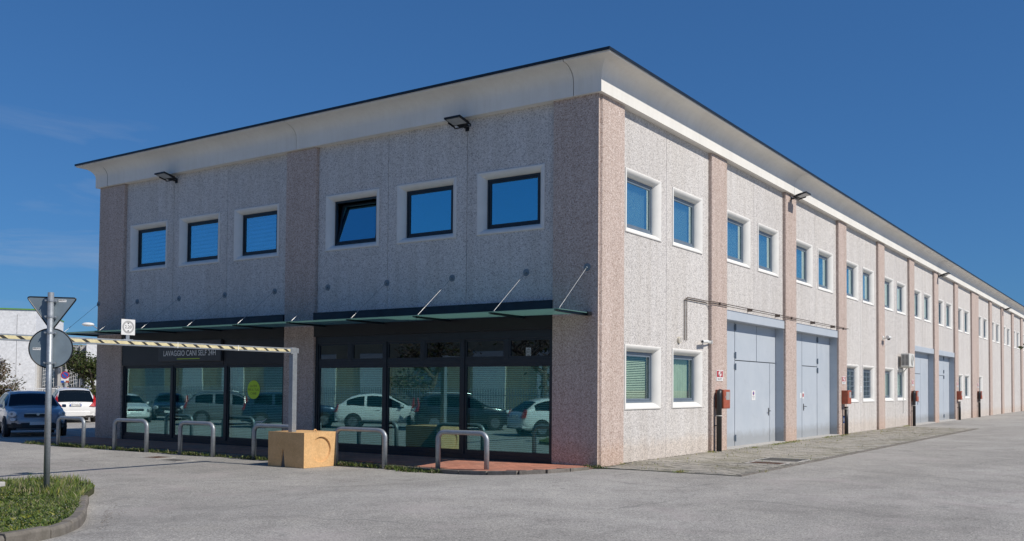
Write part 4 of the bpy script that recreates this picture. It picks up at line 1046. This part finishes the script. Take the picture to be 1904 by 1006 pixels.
# ------------------------------------------------------------------ cars
def car(lab, loc, rz, paint, Ln=4.2, H=1.5, W=1.72, kind='hatch', S=1.0, plate=None, group=None, tailtext=None, clad=False, plate_f=0):
    t = thing('parked_car', lab, 'car', loc, rz, group); t.scale = (S,)*3
    if kind == 'suv': top = [(0, .70), (.012, .95), (.035, 1.06), (.11, .91*H), (.19, .975*H), (.36, H), (.50, .985*H), (.58, .93*H), (.735, 1.09), (.775, 1.05), (.90, .97), (.965, .86), (1, .62)]
    else: top = [(0, .62), (.012, .88), (.04, 1.0), (.14, .89*H), (.24, .975*H), (.38, H), (.50, .98*H), (.58, .91*H), (.755, .98), (.79, .94), (.92, .82), (.98, .69), (1, .52)]
    bz = 1.0 if kind == 'suv' else .92
    belt = [(0, bz+.08), (.2, bz+.07), (.45, bz), (.72, bz-.06), (1, bz-.2)]
    bot = [(0, .42), (.02, .32), (.08, .24), (.9, .22), (.97, .25), (1, .38)]
    hw = [(0, .40*W), (.012, .445*W), (.05, .48*W), (.15, .5*W), (.8, .5*W), (.9, .475*W), (.96, .42*W), (.99, .33*W), (1, .28*W)]
    xs = sorted(set([0, .006, .012, .03, .05]+[k/40 for k in range(3, 39)]+[.96, .975, .985, .993, 1]))
    f = lambda tb, x: float(np.interp(x, [a for a, _ in tb], [b for _, b in tb]))
    rings = []
    for x in xs:
        zt, zb, w = f(top, x), f(bot, x), f(hw, x); zbelt = min(f(belt, x), zt-.02); gh = max(0, zt-zbelt); rw = w*.96-.36*gh-.02
        X = (x-.5)*Ln
        half = [(0, zb), (w*.86, zb), (w*.965, zb+.10), (w*1.0, zb+.36*(zbelt-zb)), (w*.995, zb+.72*(zbelt-zb)), (w*.96, zbelt), ((w*.96+rw)/2+.015*min(1, gh*3), zbelt+gh*.45), (rw, zt-.105*min(1, gh*3+.3)), (rw*.93, zt-.042*min(1, gh*3+.4)), (rw*.55, zt-.006), (0, zt+.004)]
        rings.append([(X, y, z) for y, z in half]+[(X, -y, z) for y, z in half[-2:0:-1]])
    n = len(rings[0]); body = MB().loft(rings, close=True, cap=True); me = body.mesh('body', paint, True)
    bo = link('body', me, t); es = bo.modifiers.new('split', 'EDGE_SPLIT'); es.split_angle = R_(50)
    def patch(name, i0, i1, js_, mat, off=.008, par=t):
        m = MB()
        for j in js_:
            for i in range(len(xs)-1):
                if not (i0 <= xs[i] and xs[i+1] <= i1): continue
                q = [rings[i][j], rings[i][(j+1) % n], rings[i+1][(j+1) % n], rings[i+1][j]]
                nv = (Vector(q[1])-Vector(q[0])).cross(Vector(q[3])-Vector(q[0]))
                if nv.length < 1e-9: continue
                nv.normalize(); c = Vector(((q[0][0]), 0, .8))
                if nv.dot(Vector(q[0])-c) < 0: nv = -nv
                m.add([Vector(p)+nv*off for p in q], [(0, 1, 2, 3)])
        return obj(name, m, mat, par, smooth=True)
    opp = lambda js: [n-1-j for j in js]
    ra, rb = (.03, .126) if kind == 'suv' else (.03, .151)
    wa, wb = (.574, .751)
    patch('windscreen', wa, wb, [8, 9, 10, 11], 'glass_car'); patch('rear_window', ra, rb, [8, 9, 10, 11], 'glass_car')
    for js in ([5, 6], opp([5, 6])):
        for a, b in ((.124, .301), (.324, .476), (.499, .70)): patch('side_window', a, b, js, 'glass_car')
    if clad:
        for js in ([1, 2], opp([1, 2])): patch('sill_cladding', .02, .98, js, 'car_trim', .010)
    r = .33 if kind == 'suv' else .30
    for sx_, X in ((0, -.5*Ln+.19*Ln), (1, .5*Ln-.185*Ln)):
        for sg in (-1, 1):
            yy = sg*(W/2)
            ar_ = MB().tube([(X, yy-sg*.12, r), (X, yy+sg*.008, r)], r+.065, 24); obj('wheel_arch', ar_, 'car_trim', t)
            wh = obj('wheel', MB().tube([(X, yy-sg*.18, r), (X, yy+sg*.012, r)], r*.5, 16), 'rubber', t)
            obj('tyre', MB().tube([(X, yy-sg*.2, r), (X, yy+sg*.0, r), (X, yy+sg*.022, r)], r, 28), 'rubber', wh, bevel=.02)
            rm = MB().tube([(X, yy+sg*.023, r), (X, yy+sg*.026, r)], r*.66, 24)
            for k in range(5):
                a = 2*math.pi*k/5; rm.obox((X+math.cos(a)*r*.33, yy+sg*.034, r+math.sin(a)*r*.33), ((math.cos(a), 0, math.sin(a)), (0, 1, 0), (-math.sin(a), 0, math.cos(a))), (r*.32, .008, .03))
            obj('rim', rm, 'rim_metal', wh)
    # front
    xf = Ln/2; hz = .80 if kind == 'suv' else .70
    for sg in (-1, 1):
        pts = [(xf-.10, sg*W*.375), (xf-.33, sg*W*.462)]
        c = Vector((xf-.145, sg*W*.385, hz)); d = Vector((-.23, sg*.16, .0)).normalized(); up = Vector((-.15, 0, 1)).normalized(); nrm = d.cross(up)
        hl = MB(); hl.add([c+d*(.17*math.cos(a))+up*(.085*math.sin(a))+nrm*(sg*-.0) for a in [2*math.pi*k/20 for k in range(20)]], [tuple(range(20))])
        h2 = MB().prism([c+d*(.20*math.cos(a))+up*(.10*math.sin(a)) for a in [2*math.pi*k/20 for k in range(20)]], Vector((.055, sg*.045, 0)))
        h = obj('headlight', h2, 'headlamp', t, bevel=.012, smooth=True)
        obj('bulb', MB().tube([c+Vector((.058, sg*.047, 0)), c+Vector((.066, sg*.052, 0))], .045, 14), 'lens', h)
        if kind == 'suv':
            c2 = c+Vector((.035, sg*-.015, -.19)); obj('fog_light', MB().prism([c2+d*(.125*math.cos(a))+up*(.06*math.sin(a)) for a in [2*math.pi*k/18 for k in range(18)]], Vector((.05, sg*.04, 0))), 'headlamp', t, bevel=.01)
    gz = hz-.03
    gr = MB().box((xf-.06, -W*.22, gz-.055), (xf+.004, W*.22, gz+.03)); obj('grille', gr, 'car_trim', t, bevel=.008)
    obj('grille_bar', MB().box((xf-.02, -W*.20, gz+.035), (xf+.004, W*.20, gz+.055)).tube([(xf-.01, 0, gz+.02), (xf+.012, 0, gz+.02)], .05, 16), 'steel', t)
    obj('front_bumper', MB().prism([(xf-.35, -W*.46, .30), (xf-.10, -W*.40, .30), (xf+.01, -W*.26, .30), (xf+.02, 0, .30), (xf+.01, W*.26, .30), (xf-.10, W*.40, .30), (xf-.35, W*.46, .30)], (0, 0, .20)), 'car_trim' if kind == 'suv' else paint, t, bevel=.03)
    obj('front_plate', MB().box((xf+.018, -.25, .42), (xf+.03, .25, .53)), 'paper', t)
    # rear
    xr = -Ln/2
    for sg in (-1, 1):
        tl = MB().prism([(xr+.02, sg*W*.30, hz+.02), (xr+.01, sg*W*.42, hz+.0), (xr+.14, sg*W*.487, hz+.02), (xr+.20, sg*W*.475, hz+.30), (xr+.16, sg*W*.40, hz+.62 if kind == 'suv' else hz+.34), (xr+.09, sg*W*.385, hz+.2)], (-.035, sg*.012, 0)); obj('tail_light', tl, 'tail_red', t, bevel=.01)
    obj('rear_bumper', MB().prism([(xr+.30, -W*.475, .32), (xr+.02, -W*.42, .32), (xr-.03, -W*.2, .32), (xr-.03, W*.2, .32), (xr+.02, W*.42, .32), (xr+.30, W*.475, .32)], (0, 0, .26)), paint, t, bevel=.03)
    obj('rear_trim', MB().box((xr-.02, -W*.40, .29), (xr+.2, W*.40, .36)), 'car_trim', t)
    rp = obj('rear_plate', MB().box((xr-.012, -.26, hz+.02), (xr+.02, .26, hz+.13)), 'paper', t)
    obj('plate_band', MB().box((xr-.0135, .215, hz+.02), (xr-.0125, .26, hz+.13)).box((xr-.0135, -.26, hz+.02), (xr-.0125, -.215, hz+.13)), 'sign_blue', rp)
    MR = Matrix(((0, 0, -1, 0), (-1, 0, 0, 0), (0, 1, 0, 0), (0, 0, 0, 1)))
    if plate: text_obj('plate_lettering', plate, .10, 'ink', rp, Matrix.Translation((xr-.013, 0, hz+.075)) @ MR, .0004)
    if tailtext: text_obj('tail_lettering', tailtext, .085, 'steel', t, Matrix.Translation((xr+.0, 0, hz+.22)) @ MR, .004, sx=1.5)
    for sg in (-1, 1): obj('mirror', MB().box((.5*Ln-.335*Ln, sg*W*.49, bz-.0), (.5*Ln-.305*Ln, sg*(W*.49+.13), bz+.11)), paint, t, bevel=.025)
    for sg in (-1, 1): obj('door_handle', MB().box((-.35, sg*(W*.499), bz-.13), (-.18, sg*(W*.499+.02), bz-.105)).box((.55, sg*(W*.499), bz-.13), (.72, sg*(W*.499+.02), bz-.105)), paint, t)
    if kind == 'suv':
        for sg in (-1, 1): obj('roof_rail', MB().tube([(-.36*Ln, sg*W*.33, H-.02), (-.33*Ln, sg*W*.335, H+.03), (0, sg*W*.34, H+.045), (.07*Ln, sg*W*.335, H-.01)], .018, 8), 'steel', t)
    return t
car('silver blue compact crossover parked left of the building, front towards the yard', (-25.65, 1.4, -.15), R_(-21), 'car_silver', 4.25, 1.6, 1.92, 'suv', 1.03, clad=True, plate_f=1)
car('large white SUV seen from behind, parked beyond the silver crossover', (-37.35, 9.65, -.15), R_(156), 'car_white', 4.9, 1.76, 2.0, 'suv', 1.0, plate='GF 158GX', tailtext='V O L V O')
# cars across the lane, seen mirrored in the shop windows
GRP = 'cars parked across the lane, seen mirrored in the shop glass'
car('white hatchback mirrored at the left edge of the shop glass', (-34.6, -10.7, -.15), R_(18), 'car_white', 4.05, 1.48, 1.7, 'hatch', 1, group=GRP)
car('dark hatchback mirrored behind the white one in the shop glass', (-36.2, -14.4, -.15), R_(35), 'car_dark', 4.05, 1.5, 1.7, 'hatch', 1, group=GRP)
car('grey SUV mirrored in the middle pane of the left shop', (-27.8, -12, -.15), R_(-52), 'car_grey', 4.4, 1.6, 1.8, 'suv', 1, group=GRP)
car('dark blue SUV mirrored in the pane with the green sticker', (-23.4, -11.9, -.15), R_(-48), 'car_blue', 4.4, 1.62, 1.8, 'suv', 1, group=GRP)
car('white hatchback mirrored in the first pane right of the middle pilaster', (-19.7, -14.1, -.15), R_(-40), 'car_white', 4.2, 1.5, 1.75, 'hatch', 1.05, group=GRP)
car('black SUV mirrored in the middle pane of the right shop', (-15.8, -14.8, -.15), R_(-48), 'car_dark', 4.3, 1.6, 1.8, 'suv', 1, group=GRP)
car('white hatchback mirrored in the shop pane next to the building corner', (-9.7, -13.6, -.15), R_(-58), 'car_white', 4.2, 1.5, 1.75, 'hatch', 1.0, group=GRP)

# ------------------------------------------------------------------ trees
def tree(lab, loc, h, mats, leafn, lean=(0, 0), spread=.5, seed=1, trunk_r=.12, levels=4, leaf=.09, bare=False, group=None, first=.3, name='tree'):
    rd = random.Random(seed); t = thing(name, lab, 'tree', loc, 0, group); br = MB(); tips = []
    def grow(p, d, ln, r, lv):
        n = 4; pts = [p]; q = p.copy(); dd = d.copy()
        for k in range(n):
            dd = (dd+Vector((rd.uniform(-.16, .16), rd.uniform(-.16, .16), rd.uniform(-.02, .12)))).normalized(); q = q+dd*ln/n; pts.append(q.copy())
            if lv <= levels-2: tips.append((q.copy(), dd.copy(), lv))
        br.tube(pts, r, 7 if lv > 2 else 5, cap=False, r1=r*.6)
        if lv > 0:
            for k in range(rd.choice((3, 4)) if lv > 1 else 3):
                f = rd.uniform(first if lv == levels else .25, 1); b = pts[min(n, int(f*n))]
                a = rd.uniform(0, 2*math.pi); side = Vector((math.cos(a), math.sin(a), rd.uniform(-.05, .5))).normalized()
                grow(b.copy(), (dd*(1-spread)+side*spread*1.3).normalized(), ln*rd.uniform(.55, .8), r*.55, lv-1)
    grow(Vector((0, 0, -.1)), Vector((lean[0], lean[1], 1)).normalized(), h*.42, trunk_r, levels)
    obj('trunk', br, 'bark', t)
    if leafn and tips:
        v = []; f = []; mi = []
        for k in range(leafn):
            p, d, lv = rd.choice(tips); c = p+Vector((rd.gauss(0, .16), rd.gauss(0, .16), rd.gauss(0, .13)))*(h/4)
            s = leaf*rd.uniform(.5, 1.2); a = Vector((rd.uniform(-1, 1), rd.uniform(-1, 1), rd.uniform(-.6, .6))).normalized(); b = a.cross(Vector((rd.uniform(-1, 1), rd.uniform(-1, 1), 1))).normalized()
            o = len(v); v += [c-a*s, c+b*s*.45, c+a*s, c-b*s*.45]; f.append((o, o+1, o+2, o+3)); mi.append(rd.randrange(len(mats)))
        me = bpy.data.meshes.new('crown'); me.from_pydata([tuple(p) for p in v], [], f)
        for m in mats: me.materials.append(MAT[m])
        me.polygons.foreach_set('material_index', mi); me.update(); link('crown', me, t)
    return t
tree('bushy tree with brownish sparse leaves at the left edge, before the white warehouse', (-43.6, 9.3, 0), 5.4, ['leaf_brown', 'leaf_brown', 'leaf_olive'], 3000, seed=4, spread=.55, leaf=.09, first=.1)
tree('dark olive green tree between the white warehouse and the building', (-47.2, 17.0, 0), 6.3, ['leaf_olive', 'leaf_green', 'leaf_olive'], 4200, seed=9, spread=.45, leaf=.13, first=.1)
tree('small sparse shrub with reddish leaves left of the dark olive tree', (-45.2, 14.3, 0), 2.9, ['leaf_brown', 'leaf_olive'], 900, seed=12, spread=.6, leaf=.09, first=.1)
for k, (x, y, h, ln, sd, lb) in enumerate([(-15, -20.5, 8.5, 500, 21, 'tall bare tree mirrored in the upper shop panes'), (-24, -21.5, 8, 1400, 22, 'half bare tree mirrored above the parked cars'), (-8, -21.5, 7, 6000, 23, 'dense green tree mirrored in the right shop glass'), (-3.5, -23, 7, 6500, 24, 'second dense green tree behind the mirrored cars')]):
    tree(lb, (x, y, 0), h, ['leaf_green', 'leaf_olive'] if ln > 2000 else ['leaf_brown', 'leaf_olive'], ln, seed=sd, spread=.6, leaf=.16, levels=4, trunk_r=.2, first=.2)
# sapling right of the camera with one twig reaching into the frame
sap = thing('young_tree', 'slender sapling whose leafy twig reaches into the right edge of the view', 'tree', (10.9, -11.0, 0))
tb_ = MB().tube([(0, 0, -.1), (.02, .03, .9), (-.02, .05, 1.9), (.05, .02, 3.2)], .035, 8, r1=.01)
twig = [Vector((-.02, .04, 1.7)), Vector((-.5, .02, 1.86)), Vector((-.95, .0, 1.97)), Vector((-1.12, .0, 2.015)), Vector((-1.28, .01, 2.0)), Vector((-1.365, 0, 1.985))]
tb_.tube(twig, .010, 6, r1=.0025)
for a, b in (((.0, .03, 1.4), (.7, .3, 2.0)), ((.0, .04, 2.1), (.5, -.5, 2.7)), ((.03, .03, 2.5), (.4, .5, 3.2)), ((.0, .04, 2.0), (.6, .4, 2.5))): tb_.tube([a, b], .01, 5, r1=.003)
tb_.tube([twig[3], twig[3]+Vector((-.06, 0, .05))], .003, 4); obj('trunk', tb_, 'bark', sap, smooth=True)
rd = random.Random(2)
for base in [twig[4]]*3+[twig[5]]*5+[twig[3]]*3+[twig[2]]*2+[Vector((.7, .3, 2)), Vector((.5, -.5, 2.7)), Vector((.4, .5, 3.2)), Vector((.6, .4, 2.5))]*4:
    d = Vector((rd.uniform(-1, .5), rd.uniform(-.6, .6), rd.uniform(-.35, .6))).normalized(); s = rd.uniform(.03, .05); w = d.cross(Vector((0, 1, .3))).normalized()*s*.13
    c = base+Vector((rd.uniform(-.02, .02), 0, rd.uniform(-.01, .01)))
    obj('leaf', MB().add([c, c+d*s*.5+w, c+d*s, c+d*s*.5-w, c+d*s*.5+Vector((0, .004, 0))], [(0, 1, 4), (1, 2, 4), (2, 3, 4), (3, 0, 4)]), 'leaf_olive', sap)

# ------------------------------------------------------------------ background left
WH = thing('warehouse', 'tall white flat roofed warehouse with a green roof edge at the far left', 'warehouse', (-60.8, 20.3, 0))
def wp_(x, y): return (x+62, y-20)
# camera right direction at the spot: fronts roughly face the camera
Rd = Vector((.60, .80, 0)); Fd = Vector((-.80, .60, 0))
def wq(u, d, z): return Rd*u+Fd*d+Vector((0, 0, z))
# u=0 is the right edge of the tall white volume
obj('wall', MB().prism([wq(-40, 0, 0), wq(-.0, 0, 0), wq(0, 14, 0), wq(-40, 14, 0)], (0, 0, 7.5)), 'far_white', WH)
sm = MB()
for k in range(16):
    u = -1.25-2.5*k*.5; sm.obox(wq(u, -.005, 3.57), (Rd, Fd, (0, 0, 1)), (.012, .012, 3.57))
obj('panel_joint', sm, 'grey_panel', WH)
obj('roof', MB().prism([wq(-40, -.08, 7.5), wq(.05, -.08, 7.5), wq(.05, 14, 7.5), wq(-40, 14, 7.5)], (0, 0, .09)), 'green_trim', WH)
obj('downpipe', MB().tube([wq(-3.4, -.12, 0), wq(-3.4, -.12, 3.7), wq(-1.9, -.12, 3.72)], .05, 6), 'sign_grey', WH)
W2 = thing('loading_bay', 'grey panelled entrance block with lattice windows beside the white warehouse', 'building', (-60.8, 20.3, 0))
obj('wall', MB().prism([wq(.0+.02, 1.2, 0), wq(3.35, 1.2, 0), wq(3.35, 12, 0), wq(.02, 12, 0)], (0, 0, 5.0)), 'grey_panel', W2)
for u in (.55, 2.15):
    fr = MB().obox(wq(u+.2, 1.16, 2.9), (Rd, Fd, (0, 0, 1)), (.42, .03, 1.15)); wno = obj('window', fr, 'glass_dark', W2); lt = MB()
    for k in range(7): lt.obox(wq(u-.16+.12*k, 1.11, 2.9), (Rd, Fd, (0, 0, 1)), (.012, .012, 1.15))
    for k in range(8):
        lt.obox(wq(u+.2, 1.10, 1.95+.28*k), (Rd+Vector((0, 0, .35)), Fd, (0, 0, 1)), (.42, .01, .012))
    obj('lattice', lt, 'paper', wno)
for u in (0.05, 1.5, 2.0, 3.0): obj('pier', MB().obox(wq(u, 1.05, 2.5), (Rd, Fd, (0, 0, 1)), (.10, .12, 2.5)), 'concrete_light', W2)
obj('door', MB().obox(wq(1.75, 1.14, .9), (Rd, Fd, (0, 0, 1)), (.35, .03, .95)), 'sign_grey', W2)
W3 = thing('workshop', 'low white panelled hall between the entrance block and the building', 'building', (-60.8, 20.3, 0))
obj('wall', MB().prism([wq(3.4, .4, 0), wq(22, .4, 0), wq(22, 14, 0), wq(3.4, 14, 0)], (0, 0, 5.15)), 'far_white', W3)
sm = MB()
for k in range(12): sm.obox(wq(4.3+1.25*k, .395, 2.57), (Rd, Fd, (0, 0, 1)), (.012, .012, 2.57))
obj('panel_joint', sm, 'grey_panel', W3)
wn_ = obj('window', MB().obox(wq(6.4, .38, 3.1), (Rd, Fd, (0, 0, 1)), (.8, .02, .3)), 'glass_dark', W3)
b3 = MB()
for k in range(9): b3.obox(wq(5.7+.18*k, .35, 3.1), (Rd, Fd, (0, 0, 1)), (.015, .015, .32))
obj('bars', b3, 'paper', wn_)
# fence railing in front
fn = thing('white_fence', 'white metal fence with thin pickets in front of the warehouse', 'fence', (-56, 17, 0))
Rf = Vector((.60, .80, 0))
obj('rail', MB().tube([Rf*-14+Vector((0, 0, 1.62)), Rf*8+Vector((0, 0, 1.62))], .035, 6).tube([Rf*-14+Vector((0, 0, .35)), Rf*8+Vector((0, 0, .35))], .025, 6), 'paper', fn)
pk = MB().box((-.012, -.012, .1), (.012, .012, 1.6)).mesh('picket', 'paper')
for k in range(150):
    o = link('picket', pk, fn); o.location = Rf*(-14+k*.147)
for k in range(12):
    o = obj('post', MB().box((-.03, -.03, 0), (.03, .03, 1.66)), 'paper', fn); o.location = Rf*(-14+2*k)
# signs behind the cars
ps = thing('parking_sign', 'small no-parking sign with blue disc on a pole beside the white SUV', 'road sign', (-40.84, 11.32, 0))
Rs, Fs = Vector((.55, .835, 0)), Vector((-.835, .55, 0))
def pq(u, d, z): return Rs*u+Fs*d+Vector((0, 0, z))
obj('pole', MB().tube([(0, 0, -.1), (0, 0, 2.7)], .035, 8), 'galvanised', ps)
obj('plate', MB().obox(pq(0, -.045, 2.3), (Rs, Fs, (0, 0, 1)), (.19, .008, .25)), 'paper', ps)
obj('ring', MB().tube([pq(0, -.054, 2.42), pq(0, -.060, 2.42)], .21, 24), 'sign_red', ps); obj('disc', MB().tube([pq(0, -.061, 2.42), pq(0, -.066, 2.42)], .165, 24), 'sign_blue', ps)
obj('slash', MB().obox(pq(0, -.069, 2.42), (Rs*.7+Vector((0, 0, -.7)), Fs, (Rs*.7+Vector((0, 0, .7)))), (.18, .002, .022)), 'sign_red', ps)
obj('symbols', MB().obox(pq(-.12, -.056, 2.06), (Rs, Fs, (0, 0, 1)), (.08, .002, .06)), 'sign_blue', ps); obj('symbols', MB().obox(pq(.12, -.056, 2.06), (Rs, Fs, (0, 0, 1)), (.08, .002, .06)), 'hydrant_red', ps)
p2 = thing('notice_board', 'small white and red square notice on a post near the dark olive tree', 'sign', (-40.45, 11.62, 0))
obj('post', MB().tube([(0, 0, 0), (0, 0, 1.6)], .02, 6), 'galvanised', p2); obj('plate', MB().obox(pq(0, -.03, 1.55), (Rs, Fs, (0, 0, 1)), (.2, .006, .17)), 'paper', p2); obj('symbol', MB().obox(pq(0, -.038, 1.55), (Rs, Fs, (0, 0, 1)), (.12, .002, .1)), 'sign_red', p2)
lampp = thing('street_lamp', 'street lamp with a white head peeking out left of the building', 'street lamp', (-56.3, 23.15, 0))
obj('pole', MB().tube([(0, 0, -.1), (0, 0, 5.2), (-.15, -.25, 5.9), (-.55, -.75, 6.35)], .06, 8, r1=.035), 'galvanised', lampp)
hd = bmesh.new(); bmesh.ops.create_uvsphere(hd, u_segments=16, v_segments=10, radius=1); me = bpy.data.meshes.new('lamp_head'); hd.to_mesh(me); hd.free()
me.transform(Matrix.Translation((-.75, -1.0, 6.42)) @ Matrix.Rotation(R_(53), 4, 'Z') @ Matrix.Diagonal((.42, .22, .15, 1))); me.materials.append(MAT['white_plastic']); link('lamp_head', me, lampp)

# ------------------------------------------------------------------ across the lane (seen in the shop glass)
cb = thing('cream_building', 'cream rendered building with pale garage doors mirrored in the shop glass', 'building', (-84, -36, 0))
obj('wall', MB().box((0, 0, 0), (72, 6, 8.6)), 'cream_render', cb); obj('roof', MB().box((-.3, -.3, 8.6), (72.3, 6.4, 8.8)), 'concrete_light', cb)
for k in range(14):
    obj('door', MB().box((2+5*k, 6.0, 0), (4.6+5*k, 6.05, 4.2)), 'sign_back' if k % 3 == 1 else 'white_plastic', cb)
    w_ = obj('window', MB().box((2.3+5*k, 6.0, 5.6), (4.3+5*k, 6.04, 7.0)), 'frame_dark', cb)
pf = thing('picket_fence', 'grey metal picket fence behind the mirrored parked cars', 'fence', (-45, -17.9, 0))
obj('rail', MB().box((0, -.02, .3), (46, .02, .34)).box((0, -.02, 1.5), (46, .02, 1.54)), 'galvanised', pf)
pk2 = MB().box((-.02, -.012, .1), (.02, .012, 1.85)).mesh('picket', 'galvanised')
for k in range(290): o = link('picket', pk2, pf); o.location = (.08+k*.158, .04, 0)

for o_ in bpy.data.objects:
    if o_.parent is None and o_.get('category') and o_.location.z == 0 and (o_.location.x < -30 or (o_.location.y < -16 and o_.location.x < 5)): o_.location.z = -.15
